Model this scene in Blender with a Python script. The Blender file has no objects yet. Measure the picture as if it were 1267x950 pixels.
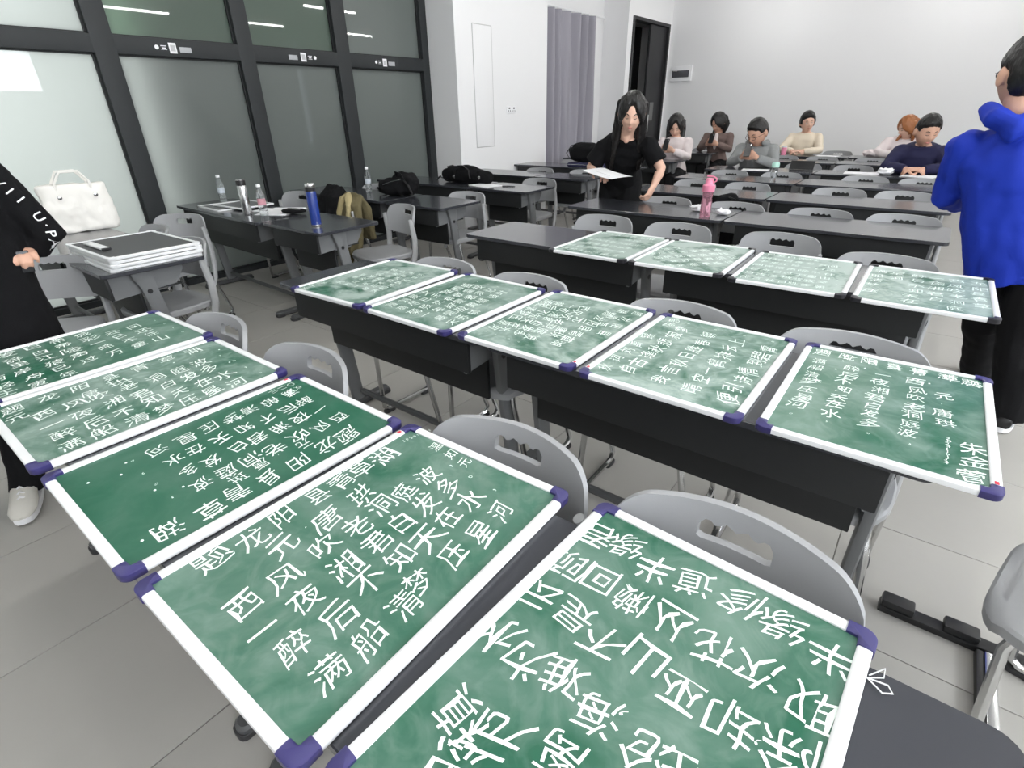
import bpy, bmesh, math, random
from mathutils import Vector, Matrix, noise
random.seed(7)
C = bpy.context.scene.collection
SC = bpy.context.scene
V = Vector
PI = math.pi

# ------------------------------------------------------------------ camera
cd = bpy.data.cameras.new('camera'); cam = bpy.data.objects.new('camera', cd); C.objects.link(cam)
rx, ux, fx = V((.79339495, .60846162, -.017289)), V((-.26858157, .37541912, .88708761)), V((-.54624938, .69916732, -.46127721))
cam.matrix_world = Matrix(((rx.x, ux.x, -fx.x, 0), (rx.y, ux.y, -fx.y, 0), (rx.z, ux.z, -fx.z, 1.40559), (0, 0, 0, 1)))
cd.sensor_width = 36; cd.lens = 647.87 / 1267 * 36; cd.clip_start = .02
SC.camera = cam
# ------------------------------------------------------------------ world, colour, lights
w = bpy.data.worlds.new('daylight'); SC.world = w; w.use_nodes = True
w.node_tree.nodes['Background'].inputs[0].default_value = (.82, .9, 1, 1)
w.node_tree.nodes['Background'].inputs[1].default_value = 2.0
vs = SC.view_settings; vs.view_transform = 'Standard'; vs.look = 'None'; vs.gamma = 1; vs.use_curve_mapping = False
vs.exposure = .62
SC.cycles.use_denoising = True
SC.cycles.max_bounces = 6; SC.cycles.transparent_max_bounces = 8
SC.cycles.sample_clamp_indirect = 6
def area(name, loc, rot, sx, sy, power, col=(1, 1, 1)):
    l = bpy.data.lights.new(name, 'AREA'); l.shape = 'RECTANGLE'; l.size = sx; l.size_y = sy; l.energy = power; l.color = col
    o = bpy.data.objects.new(name, l); C.objects.link(o); o.location = loc; o.rotation_euler = rot
    return o
XR = 4.6
# daylight entering through the three windows of the right-hand wall (each lamp hangs in its opening, facing in)
for yy, ww in ((-1.3, 2.0), (1.1, 2.0), (3.2, 1.6)):
    area('window_daylight', (XR + .02, yy, 2.5), (0, PI / 2, 0), 1.1, ww, 62, (.93, .97, 1))
area('corridor_daylight', (-7.4, .2, 1.7), (0, -PI / 2, 0), 2.4, 2.6, 125, (1, 1, 1))
area('corridor_lamp', (-6.9, 4.6, 3.1), (0, 0, 0), .3, 2.2, 10, (.92, 1, .96))

# ------------------------------------------------------------------ helpers
def mat(name, col, rough=.5, metal=0, bump=0, bscale=60, var=0, vscale=4, spec=.5, coat=0, trans=0, alpha=1, ior=1.45):
    m = bpy.data.materials.new(name); m.use_nodes = True; nt = m.node_tree; b = nt.nodes['Principled BSDF']
    b.inputs['Base Color'].default_value = (*col, 1); b.inputs['Roughness'].default_value = rough
    b.inputs['Metallic'].default_value = metal; b.inputs['Specular IOR Level'].default_value = spec
    b.inputs['Coat Weight'].default_value = coat; b.inputs['Transmission Weight'].default_value = trans
    b.inputs['Alpha'].default_value = alpha; b.inputs['IOR'].default_value = ior
    tc = nt.nodes.new('ShaderNodeTexCoord')
    if var:
        n = nt.nodes.new('ShaderNodeTexNoise'); n.inputs['Scale'].default_value = vscale; n.inputs['Detail'].default_value = 5
        nt.links.new(tc.outputs['Object'], n.inputs['Vector'])
        mx = nt.nodes.new('ShaderNodeMix'); mx.data_type = 'RGBA'
        mx.inputs[6].default_value = (*[c * (1 - var) for c in col], 1); mx.inputs[7].default_value = (*[min(1, c * (1 + var)) for c in col], 1)
        nt.links.new(n.outputs['Fac'], mx.inputs[0]); nt.links.new(mx.outputs[2], b.inputs['Base Color'])
    if bump:
        n = nt.nodes.new('ShaderNodeTexNoise'); n.inputs['Scale'].default_value = bscale; n.inputs['Detail'].default_value = 4
        nt.links.new(tc.outputs['Object'], n.inputs['Vector'])
        bp = nt.nodes.new('ShaderNodeBump'); bp.inputs['Strength'].default_value = bump; bp.inputs['Distance'].default_value = .01
        nt.links.new(n.outputs['Fac'], bp.inputs['Height']); nt.links.new(bp.outputs['Normal'], b.inputs['Normal'])
    return m
def hairmat(name, col, rough=.4):
    m = mat(name, col, rough); nt = m.node_tree; b = nt.nodes['Principled BSDF']
    tc = nt.nodes['Texture Coordinate']; mp = nt.nodes.new('ShaderNodeMapping'); mp.inputs['Scale'].default_value = (160, 160, 6)
    n = nt.nodes.new('ShaderNodeTexNoise'); n.inputs['Scale'].default_value = 1; n.inputs['Detail'].default_value = 3
    nt.links.new(tc.outputs['Object'], mp.inputs[0]); nt.links.new(mp.outputs[0], n.inputs['Vector'])
    bp = nt.nodes.new('ShaderNodeBump'); bp.inputs['Strength'].default_value = .6; bp.inputs['Distance'].default_value = .004
    nt.links.new(n.outputs['Fac'], bp.inputs['Height']); nt.links.new(bp.outputs['Normal'], b.inputs['Normal'])
    return m

class MB:
    """collects vertices and faces, links them as ONE mesh object"""
    def __init__(s): s.v = []; s.f = []
    def add(s, vs_, fs_, M=None):
        k = len(s.v)
        s.v += [tuple(M @ V(p)) if M else tuple(p) for p in vs_]; s.f += [tuple(i + k for i in f) for f in fs_]
        return s
    def box(s, c, d, M=None, b=0):
        x, y, z = d[0] / 2, d[1] / 2, d[2] / 2
        if b <= 0:
            vs_ = [(c[0] + i * x, c[1] + j * y, c[2] + k * z) for k in (-1, 1) for j in (-1, 1) for i in (-1, 1)]
            return s.add(vs_, [(0, 2, 3, 1), (4, 5, 7, 6), (0, 1, 5, 4), (2, 6, 7, 3), (0, 4, 6, 2), (1, 3, 7, 5)], M)
        bm = bmesh.new(); bmesh.ops.create_cube(bm, size=1)
        for q in bm.verts: q.co = V((q.co.x * d[0], q.co.y * d[1], q.co.z * d[2])) + V(c)
        bmesh.ops.bevel(bm, geom=bm.edges[:], offset=b, segments=2, affect='EDGES', profile=.6)
        bm.verts.index_update(); s.add([q.co[:] for q in bm.verts], [[q.index for q in f.verts] for f in bm.faces], M); bm.free()
        return s
    def plate(s, x0, x1, y0, y1, z0, z1, r=.03, n=5, M=None, b=.002):
        """horizontal plate with rounded corners and eased edges"""
        def ring(i, z):
            o = []
            for cx_, cy_, a0 in ((x1 - r, y1 - r, 0), (x0 + r, y1 - r, 90), (x0 + r, y0 + r, 180), (x1 - r, y0 + r, 270)):
                for k in range(n + 1):
                    a = math.radians(a0 + 90 * k / n); o.append((cx_ + (r - i) * math.cos(a), cy_ + (r - i) * math.sin(a), z))
            return o
        return s.rings([ring(b, z0), ring(0, z0 + b), ring(0, z1 - b), ring(b, z1)], M)
    def rings(s, R, M=None, cap=(True, True)):
        k = len(s.v); n = len(R[0])
        vs_ = [p for r in R for p in r]; fs_ = []
        for i in range(len(R) - 1):
            for j in range(n):
                a, b_ = i * n + j, i * n + (j + 1) % n; fs_.append((a, b_, b_ + n, a + n))
        if cap[0]: fs_.append(tuple(reversed(range(n))))
        if cap[1]: fs_.append(tuple(range((len(R) - 1) * n, len(R) * n)))
        return s.add(vs_, fs_, M)
    def tube(s, pts, rad, n=8, M=None, flat=1.0, up=None, cap=True):
        """tapered tube along points, rounded ends when cap is 'r'"""
        pts = [V(p) for p in pts]
        if not hasattr(rad, '__len__'): rad = [rad] * len(pts)
        rad = list(rad)
        if cap == 'r':
            d0 = (pts[0] - pts[1]).normalized(); d1 = (pts[-1] - pts[-2]).normalized(); r0, r1 = rad[0], rad[-1]
            pre = [(pts[0] + d0 * r0 * math.sin(a), r0 * max(.05, math.cos(a))) for a in (1.5, 1.0, .5)]
            post = [(pts[-1] + d1 * r1 * math.sin(a), r1 * max(.05, math.cos(a))) for a in (.5, 1.0, 1.5)]
            pts = [p for p, _ in pre] + pts + [p for p, _ in post]; rad = [q for _, q in pre] + rad + [q for _, q in post]
        t = (pts[1] - pts[0]).normalized(); u = V(up) if up else (V((0, 0, 1)) if abs(t.z) < .9 else V((1, 0, 0)))
        R = []
        for i, p in enumerate(pts):
            a = pts[max(0, i - 1)]; b_ = pts[min(len(pts) - 1, i + 1)]
            t = (b_ - a).normalized() if (b_ - a).length > 1e-9 else t
            side = t.cross(u)
            if side.length < 1e-6: side = V((1, 0, 0))
            side.normalize(); u2 = side.cross(t).normalized(); u = u2
            R.append([tuple(p + (side * math.cos(2 * PI * k / n) + u2 * math.sin(2 * PI * k / n) * flat) * rad[i]) for k in range(n)])
        return s.rings([list(reversed(r)) for r in R], M)
    def ell(s, c, r, M=None, nu=16, nv=10, fn=None):
        vs_ = []; 
        for j in range(1, nv):
            th = PI * j / nv
            for i in range(nu):
                ph = 2 * PI * i / nu; d = V((math.sin(th) * math.cos(ph), math.sin(th) * math.sin(ph), math.cos(th)))
                vs_.append(tuple(fn(d)) if fn else (c[0] + r[0] * d.x, c[1] + r[1] * d.y, c[2] + r[2] * d.z))
        top, bot = V((0, 0, 1)), V((0, 0, -1))
        vs_.append(tuple(fn(top)) if fn else (c[0], c[1], c[2] + r[2])); vs_.append(tuple(fn(bot)) if fn else (c[0], c[1], c[2] - r[2]))
        T, B = len(vs_) - 2, len(vs_) - 1; fs_ = []
        for i in range(nu):
            fs_.append((T, i, (i + 1) % nu)); k = (nv - 2) * nu; fs_.append((B, k + (i + 1) % nu, k + i))
            for j in range(nv - 2):
                a, b_ = j * nu + i, j * nu + (i + 1) % nu; fs_.append((a, a + nu, b_ + nu, b_))
        return s.add(vs_, fs_, M)
    def lathe(s, prof, n=20, M=None):
        """prof = [(radius, z)] bottom to top"""
        return s.rings([[(r * math.cos(2 * PI * k / n), r * math.sin(2 * PI * k / n), z) for k in range(n)] for r, z in prof], M)
    def mesh(s, name, m, smooth=True, ang=40):
        me = bpy.data.meshes.new(name); me.from_pydata(s.v, [], s.f)
        me.materials.append(m); me.validate()
        if smooth:
            me.shade_smooth()
            try: me.set_sharp_from_angle(angle=math.radians(ang))
            except Exception: pass
        return me
    def build(s, name, m, parent=None, smooth=True, ang=40, loc=None, rot=None):
        o = bpy.data.objects.new(name, s.mesh(name, m, smooth, ang)); C.objects.link(o)
        if parent: o.parent = parent
        if loc: o.location = loc
        if rot: o.rotation_euler = rot
        return o
def T(x, y, z, rz=0, rx_=0, ry=0): return Matrix.Translation((x, y, z)) @ Matrix.Rotation(rz, 4, 'Z') @ Matrix.Rotation(ry, 4, 'Y') @ Matrix.Rotation(rx_, 4, 'X')
def tag(o, label=None, cat=None, group=None, kind=None):
    if label: o['label'] = label
    if cat: o['category'] = cat
    if group: o['group'] = group
    if kind: o['kind'] = kind
    return o
def thing(name, label, cat, loc=(0, 0, 0), rz=0, group=None):
    o = bpy.data.objects.new(name, None); C.objects.link(o); o.empty_display_size = .1
    o.location = loc; o.rotation_euler = (0, 0, rz); return tag(o, label, cat, group)
def child(name, me, parent, label=None):
    o = bpy.data.objects.new(name, me); C.objects.link(o); o.parent = parent
    if label: o['label'] = label
    return o
def copy_tree(o, parent=None):
    c = o.copy(); C.objects.link(c); c.parent = parent
    for ch in list(o.children): copy_tree(ch, c)
    return c
def structure(o): o['kind'] = 'structure'; return o
def bake(mb, name, m, voxel=None, smooth_it=0, disp=0, dscale=.15, shift=(0, 0, 0)):
    """voxel-merge the overlapping volumes of mb into one continuous surface"""
    o = bpy.data.objects.new('tmp', mb.mesh(name, m, False)); C.objects.link(o)
    if voxel:
        r = o.modifiers.new('r', 'REMESH'); r.mode = 'VOXEL'; r.voxel_size = voxel; r.use_smooth_shade = True
    if smooth_it:
        q = o.modifiers.new('s', 'SMOOTH'); q.factor = .5; q.iterations = smooth_it
    dg = bpy.context.evaluated_depsgraph_get(); me = bpy.data.meshes.new_from_object(o.evaluated_get(dg))
    bpy.data.objects.remove(o); me.name = name
    if disp:
        n = len(me.vertices); me.update(); sh = V(shift)
        nm = [tuple(q.normal) for q in me.vertices]
        for q, nn in zip(me.vertices, nm):
            p = (q.co + sh) / dscale; p.z *= .8
            d = noise.noise(p) + .5 * noise.noise(p * 2.3)
            d = d if d < 0 else d * .55
            q.co += V(nn) * d * disp
    me.materials.clear(); me.materials.append(m); me.shade_smooth(); return me

# ------------------------------------------------------------------ materials
M_wall = mat('white_paint', (.8, .8, .81), .7, bump=.04, bscale=90)
M_wall2 = mat('ceiling_paint', (.78, .78, .78), .8)
M_tile = mat('floor_tile_vinyl', (.37, .358, .333), .42, var=.1, vscale=1.7, bump=.03, bscale=30)
M_joint = mat('floor_joint', (.27, .265, .25), .8)
M_frame = mat('window_metal', (.026, .029, .031), .5, spec=.3, bump=.03, bscale=200)
M_gasket = mat('gasket', (.012, .013, .014), .6)
M_desk = mat('desk_laminate', (.036, .038, .046), .24, bump=0, var=.06, vscale=3, spec=.6, coat=.4)
M_desk.node_tree.nodes['Principled BSDF'].inputs['Coat Roughness'].default_value = .1
M_deskd = mat('desk_panel', (.011, .012, .013), .5, var=.1, vscale=3)
M_desksteel = mat('desk_steel', (.15, .155, .16), .42, var=.08, vscale=6)
M_deskleg = mat('desk_leg', (.07, .072, .075), .42, var=.08, vscale=6)
M_foot = mat('foot_plastic', (.03, .03, .032), .5)
M_chair = mat('grey_plastic', (.31, .315, .325), .42, bump=.06, bscale=400, var=.05, vscale=5)
M_chairp = mat('grey_plastic_post', (.33, .335, .34), .38)
M_chrome = mat('chrome', (.6, .6, .6), .18, metal=1)
M_black = mat('black_plastic', (.012, .012, .013), .4)
M_alu = mat('white_aluminium', (.8, .81, .82), .3, spec=.6)
M_cap = mat('purple_plastic', (.035, .03, .13), .38)
M_cap_b = mat('black_corner_plastic', (.02, .02, .025), .4)
M_chalk = mat('chalk', (.86, .95, .9), .95)
M_white = mat('white_paper', (.85, .85, .87), .7)
M_skin = mat('skin', (.62, .36, .26), .5, var=.06, vscale=12)
M_skin2 = mat('skin_light', (.72, .45, .34), .5, var=.05, vscale=12)
M_lip = mat('lips', (.5, .15, .14), .4)
M_hair = hairmat('black_hair', (.008, .007, .007))
M_hairb = hairmat('brown_hair', (.33, .12, .04))
M_fblack = mat('black_fabric', (.006, .006, .007), .9, bump=.2, bscale=300, spec=.2)
M_fblack2 = mat('black_trousers', (.008, .008, .009), .9, bump=.2, bscale=250, spec=.2)
M_fblue = mat('blue_fabric', (.008, .03, .36), .7, bump=.15, bscale=260, var=.15, vscale=5, spec=.3)
M_fwhite = mat('white_fabric', (.78, .70, .70), .85, bump=.15, bscale=200)
M_fcream = mat('cream_fabric', (.82, .72, .58), .85, bump=.15, bscale=200)
M_fgrey = mat('grey_fabric', (.27, .28, .28), .9, bump=.2, bscale=200, var=.1, vscale=20)
M_fbrown = mat('taupe_fabric', (.15, .105, .095), .9, bump=.2, bscale=200)
M_fnavy = mat('navy_fabric', (.012, .012, .05), .85, bump=.2, bscale=200)
M_khaki = mat('khaki_fabric', (.12, .1, .05), .9, bump=.3, bscale=120, var=.2, vscale=8)
M_tan = mat('tan_lining', (.36, .3, .16), .9, bump=.3, bscale=120)
M_tote = mat('white_leather', (.82, .8, .76), .55, bump=.05, bscale=120)
M_steel = mat('brushed_steel', (.62, .62, .62), .22, metal=1)
M_bluepaint = mat('blue_enamel', (.01, .035, .22), .22, coat=.6)
M_pink = mat('pink_plastic', (.85, .28, .42), .35)
M_pinkc = mat('pink_clear_plastic', (.95, .5, .62), .1, trans=.85, ior=1.3)
M_clear = mat('clear_plastic', (.93, .96, .97), .06, trans=.92, ior=1.3)
M_mint = mat('mint_plastic', (.5, .8, .7), .3)
M_label = mat('bottle_label', (.55, .6, .66), .5, var=.3, vscale=60)
M_labelr = mat('bottle_label_red', (.6, .3, .35), .5, var=.3, vscale=60)
M_red = mat('red_sticker', (.6, .03, .06), .5)
M_phone = mat('phone_body', (.01, .01, .012), .25)
M_screen = mat('phone_screen', (.32, .36, .22), .3)
M_curtain = mat('grey_curtain', (.30, .29, .33), .85, bump=.15, bscale=150)
M_door = mat('dark_door', (.018, .018, .02), .5, var=.1, vscale=2)
M_doord = mat('dark_void', (.008, .008, .009), .6)
M_boardback = mat('board_back', (.075, .078, .08), .6)

def frosted(name, base, trans):
    m = bpy.data.materials.new(name); m.use_nodes = True; nt = m.node_tree; b = nt.nodes['Principled BSDF']
    b.inputs['Base Color'].default_value = (*base, 1); b.inputs['Roughness'].default_value = .35
    b.inputs['Coat Weight'].default_value = 1; b.inputs['Coat Roughness'].default_value = .015; b.inputs['Coat IOR'].default_value = 1.5
    t = nt.nodes.new('ShaderNodeBsdfTranslucent'); t.inputs[0].default_value = (*trans, 1)
    mx = nt.nodes.new('ShaderNodeMixShader'); mx.inputs[0].default_value = .5
    nt.links.new(b.outputs[0], mx.inputs[1]); nt.links.new(t.outputs[0], mx.inputs[2])
    nt.links.new(mx.outputs[0], nt.nodes['Material Output'].inputs[0]); return m
M_frost = frosted('frosted_film_glass', (.13, .145, .14), (.8, .84, .82))
M_frostg = frosted('glass_painted_tree_green', (.11, .14, .12), (.42, .56, .45))  # green showing through from trees beyond, painted into the glass colour

def boardmat(name, dust_sheen, seed):
    m = bpy.data.materials.new(name); m.use_nodes = True; nt = m.node_tree; b = nt.nodes['Principled BSDF']; L = nt.links
    tc = nt.nodes.new('ShaderNodeTexCoord'); mp = nt.nodes.new('ShaderNodeMapping'); mp.inputs['Location'].default_value = (seed * 3.1, seed * 1.7, 0)
    L.new(tc.outputs['Object'], mp.inputs[0])
    def nz(scale, det, dist, lo, hi):
        n = nt.nodes.new('ShaderNodeTexNoise'); n.inputs['Scale'].default_value = scale; n.inputs['Detail'].default_value = det; n.inputs['Distortion'].default_value = dist
        L.new(mp.outputs[0], n.inputs['Vector']); r = nt.nodes.new('ShaderNodeMapRange'); r.inputs[1].default_value = lo; r.inputs[2].default_value = hi
        L.new(n.outputs['Fac'], r.inputs[0]); return r.outputs[0]
    a = nz(4.5, 5, 1.6, .35, .75); c = nz(14, 4, 2.5, .45, .8)
    mul = nt.nodes.new('ShaderNodeMath'); mul.operation = 'MULTIPLY_ADD'; L.new(c, mul.inputs[0]); mul.inputs[1].default_value = .45; L.new(a, mul.inputs[2])
    sc_ = nt.nodes.new('ShaderNodeMath'); sc_.operation = 'MULTIPLY'; sc_.use_clamp = True; L.new(mul.outputs[0], sc_.inputs[0]); sc_.inputs[1].default_value = dust_sheen
    mx = nt.nodes.new('ShaderNodeMix'); mx.data_type = 'RGBA'; mx.inputs[6].default_value = (.010, .098, .054, 1); mx.inputs[7].default_value = (.36, .45, .41, 1)
    L.new(sc_.outputs[0], mx.inputs[0]); L.new(mx.outputs[2], b.inputs['Base Color'])
    b.inputs['Roughness'].default_value = .36; b.inputs['Specular IOR Level'].default_value = .35
    return m
DUST_SHEEN = dict(b1=.4, b2=.8, b3=.1, b4=.35, b5=.4, c1=1.5, c2=.9, c3=1.1, c4=1.25, c5=.45, d1=2.0, d2=1.7, d3=2.3, d4=1.5)  # far-row values paint in a pale sheen on top of the chalk dust

# ------------------------------------------------------------------ room shell
X0, X1, Y0, Y1, ZC = -5.4, XR, -2.6, 11.53, 3.3
XP = -4.925                                  # inner face of the pillars
def sbox(name, lo, hi, m, parent=None, b=0):
    mb = MB(); mb.box([(a + c) / 2 for a, c in zip(lo, hi)], [c - a for a, c in zip(lo, hi)], b=b)
    o = mb.build(name, m, parent)
    return structure(o) if parent is None else o
fl = sbox('floor', (-8.4, Y0 - .2, -.12), (X1 + .2, Y1 + .2, -.004), M_joint)
tile_me = MB().plate(.0015, .5985, .0015, .5985, -.004, 0, r=.004, n=1, b=.001).mesh('tile', M_tile)
tx0, ty0 = -1.146 - 8 * .6, 1.42 - 5 * .6
far = MB()
for i in range(17):
    for j in range(22):
        x, y = tx0 + i * .6, ty0 + j * .6
        if y > Y1 - .1 or x > X1: continue
        if x < 1.9 and y < 6.0:
            o = child('tile', tile_me, fl); o.location = (x, y, 0)
            if random.random() < .5: o.rotation_euler.z = PI; o.location = (x + .6, y + .6, 0)
        else:
            far.plate(x + .0015, x + .5985, y + .0015, y + .5985, -.004, 0, r=.004, n=1, b=.001)
tag(far.build('distant_tiles', M_tile, fl), kind='stuff')
sbox('ceiling', (-8.4, Y0 - .2, ZC), (X1 + .2, Y1 + .2, ZC + .15), M_wall2)
sbox('wall_back', (X0 - .3, Y1, 0), (X1 + .2, Y1 + .15, ZC), M_wall)
sbox('wall_front', (-8.4, Y0 - .15, 0), (X1 + .2, Y0, ZC), M_wall)
# right wall with three window openings
wr = MB()
ys = [Y0, -2.3, -.3, .1, 2.1, 2.4, 4.0, 10.1, 10.3, Y1]
for k in range(9):
    a, b_ = ys[k], ys[k + 1]
    if k in (1, 3, 5): wr.box((XR + .1, (a + b_) / 2, .97), (.2, b_ - a, 1.94)); wr.box((XR + .1, (a + b_) / 2, 3.18), (.2, b_ - a, .24))
    elif k == 7: wr.box((XR + .1, (a + b_) / 2, .35), (.2, b_ - a, .7))
    else: wr.box((XR + .1, (a + b_) / 2, ZC / 2), (.2, b_ - a, ZC))
structure(wr.build('wall_right', M_wall, smooth=False))
for n_, (a, b_) in enumerate(((-2.3, -.3), (.1, 2.1), (2.4, 4.0))):
    o = bpy.data.objects.new('window_%d' % (n_ + 5), None); C.objects.link(o); structure(o); o.location = (XR + .12, (a + b_) / 2, 1.94)
    wf = MB(); w_ = b_ - a
    for q in (-w_ / 2 + .03, 0, w_ / 2 - .03): wf.box((0, q, .56), (.06, .06, 1.12))
    for q in (.03, 1.09): wf.box((0, 0, q), (.06, w_, .06))
    wf.build('window_frame', M_frame, o, False)

# left side: glazed partition with pillars, curtain bay and door
sbox('wall_left', (X0 - .12, 7.0, 0), (X0, 9.95, ZC), M_wall)
trim = MB()
BEAM0, BEAM1 = 1.86, 1.985
muls = [(-1.02, -.87), (.35 - .55, .35 - .4), (1.80, 1.955), (2.95, 3.095), (4.005, 4.18), (5.23, 5.35)]
muls = [(-2.6, -2.5), (-1.35, -1.2), (1.80, 1.955), (2.945, 3.09), (4.01, 4.175), (5.245, 5.35)]
muls[1] = (.15, .29)
win = []
for i in range(5):
    y0, y1 = muls[i][1], muls[i + 1][0]
    o = bpy.data.objects.new('window_%d' % (i if i else 9), None)
    C.objects.link(o); structure(o); o.location = (X0, (y0 + y1) / 2, 0); win.append((o, y0, y1))
    h = (y1 - y0)
    MB().box((-.03, 0, .955), (.012, h + .02, 1.81)).build('pane', M_frost, o, False)
    MB().box((-.03, 0, 2.62), (.012, h + .02, 1.27)).build('pane', M_frostg if i in (2, 3) else M_frost, o, False)
    g = MB()
    for a, b_ in ((.05, BEAM0), (BEAM1, 3.26)):
        for yy in (-h / 2 + .006, h / 2 - .006): g.box((-.02, yy, (a + b_) / 2), (.03, .012, b_ - a))
        for zz in (a + .006, b_ - .006): g.box((-.02, 0, zz), (.03, h, .012))
    g.build('window_frame', M_gasket, o, False)
for i, (a, b_) in enumerate(muls):
    o = MB().box((X0 - .02, (a + b_) / 2, ZC / 2), (.11, b_ - a, ZC), b=.004).build('trim_%d' % (i + 1), M_frame); structure(o)
beam = structure(MB().box((X0 - .02, (Y0 + 5.35) / 2, (BEAM0 + BEAM1) / 2), (.108, 5.35 - Y0, BEAM1 - BEAM0), b=.004).build('trim_7', M_frame))
structure(MB().box((X0 - .02, (Y0 + 5.35) / 2, .025), (.10, 5.35 - Y0, .05)).build('trim_8', M_frame))
# corridor behind the frosted glass
sbox('wall_corridor', (-8.4, Y0, 0), (-8.25, 7.15, ZC), M_wall)
sbox('wall_corridor_end', (-8.4, 7.0, 0), (X0 - .12, 7.15, ZC), M_wall)
sbox('wall_added_light_block', (-8.3, 2.0, 0), (X0 - .30, 2.12, ZC), M_wall)  # unseen wall, added to keep the corridor daylight off the later panes
# pillar between glazing and curtain bay, second pillar with the door
sbox('wall_pillar', (X0 - .12, 5.35, 0), (XP, 7.26, ZC), M_wall)
pan = MB()
for a, b_, c, d in ((5.66, 6.02, 2.345, 2.35), (5.66, 6.02, .995, 1.0)): pan.box((XP + .002, (a + b_) / 2, (c + d) / 2), (.006, b_ - a, .008))
for yy in (5.66, 6.02): pan.box((XP + .002, yy, 1.672), (.006, .008, 1.35))
structure(MB().box((XP + .003, 5.84, 1.672), (.006, .35, 1.34), b=.002).build('trim_9', M_wall))
structure(pan.build('trim_10', mat('panel_gap', (.5, .5, .5), .7), smooth=False))
dl, dr, dt = 9.93, 11.38, 2.78
sbox('wall_left_back', (X0 - .12, 9.70, 0), (XP, dl - .06, ZC), M_wall)
sbox('wall_left_corner', (X0 - .12, dl - .06, dt + .05), (XP, Y1, ZC), M_wall)
sbox('wall_left_end', (X0 - .12, dr + .06, 0), (XP, Y1, dt + .05), M_wall)
dd = bpy.data.objects.new('door_1', None); C.objects.link(dd); structure(dd); dd.location = (XP, (dl + dr) / 2, 0)
fr = MB()
for s in (-1, 1): fr.box((-.06, s * ((dr - dl) / 2 + .03), dt / 2), (.16, .06, dt))
fr.box((-.06, 0, dt + .025), (.16, dr - dl + .12, .05)); fr.build('door_frame', M_door, dd, False)
MB().box((-.05, .37, dt / 2), (.05, .7, dt - .01), b=.004).build('door_leaf', M_door, dd)
MB().box((-.38, -.35, dt / 2), (.05, .7, dt - .01), b=.004).build('door_leaf', M_doord, dd)  # near-black sheet standing for the darkness of the open half
MB().box((-.02, .32, 1.36), (.012, .16, .32), b=.003).build('sign_plate', mat('plate_grey', (.14, .14, .14), .5), dd)
h = MB(); h.tube([(0, .06, 1.0), (.05, .06, 1.02), (.05, .06, 1.3), (0, .06, 1.32)], .012, 8); h.build('door_handle', M_steel, dd)
sbox('wall_door_recess', (X0 - .14, dl - .1, 0), (X0 - .1, Y1, ZC), M_doord)
# skirting of the back wall
structure(MB().box((-.2, Y1 - .008, .05), (9.4, .016, .1)).build('baseboard_back', mat('skirting', (.3, .3, .3), .6)))

# curtain in its bay
cu = MB(); n = 150; Rr = []
cy0, cy1 = 7.15, 9.10
for face in (0,):
    for iz in range(9):
        z = .06 + (2.74 - .06) * iz / 8; row = []
        for i in range(n + 1):
            t = i / n; y = cy0 + (cy1 - cy0) * t
            ph = t * 2 * PI * 8 + .8 * math.sin(t * 17)
            x = -5.17 + (.06 + .02 * math.sin(t * 9)) * math.sin(ph) + .012 * math.sin(t * 61 + z * 2) + .004 * math.sin(z * 5 + t * 30)
            row.append((x, y + .008 * math.sin(z * 3 + t * 25), z))
        Rr.append(row)
vs_ = [p for r in Rr for p in r]; k0 = len(vs_); vs_ += [(p[0] - .006, p[1], p[2]) for p in vs_]
fs_ = []
for j in range(8):
    for i in range(n):
        a = j * (n + 1) + i; fs_.append((a, a + 1, a + n + 2, a + n + 1)); fs_.append((k0 + a, k0 + a + n + 1, k0 + a + n + 2, k0 + a + 1))
cut = thing('curtain', 'long grey pleated curtain hanging in the bay beyond the white pillar', 'curtain', (0, 0, 0))
cu.add(vs_, fs_); cu.build('drape', M_curtain, cut)
MB().tube([(-5.17, 7.1, 2.76), (-5.17, 9.3, 2.76)], .018, 8).build('rail', M_alu, cut)

# small fixtures on walls
def socket(y, z):
    t = thing('wall_socket', 'white double wall socket on the bright pillar face', 'socket', (XP, y, z))
    MB().box((.006, 0, 0), (.012, .2, .085), b=.003).build('face_plate', M_white, t)
    k = MB()
    for yy in (-.05, .05):
        k.box((.0135, yy, .018), (.003, .028, .018)); k.box((.0135, yy - .02, -.015), (.003, .006, .02)); k.box((.0135, yy + .02, -.015), (.003, .006, .02))
    k.build('socket_hole', M_black, t, False)
socket(6.40, 1.43)
t = thing('distribution_box', 'white electrical box with dark window beside the black door', 'electrical box', (-4.62, Y1, 2.01))
MB().box((0, -.02, 0), (.42, .04, .26), b=.004).build('box_body', M_white, t)
MB().box((-.01, -.043, -.005), (.34, .008, .12), b=.002).build('cover_window', mat('smoked', (.08, .08, .09), .3), t)
MB().box((-.12, -.044, .065), (.09, .006, .05)).build('step_plate', M_white, t)

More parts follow.
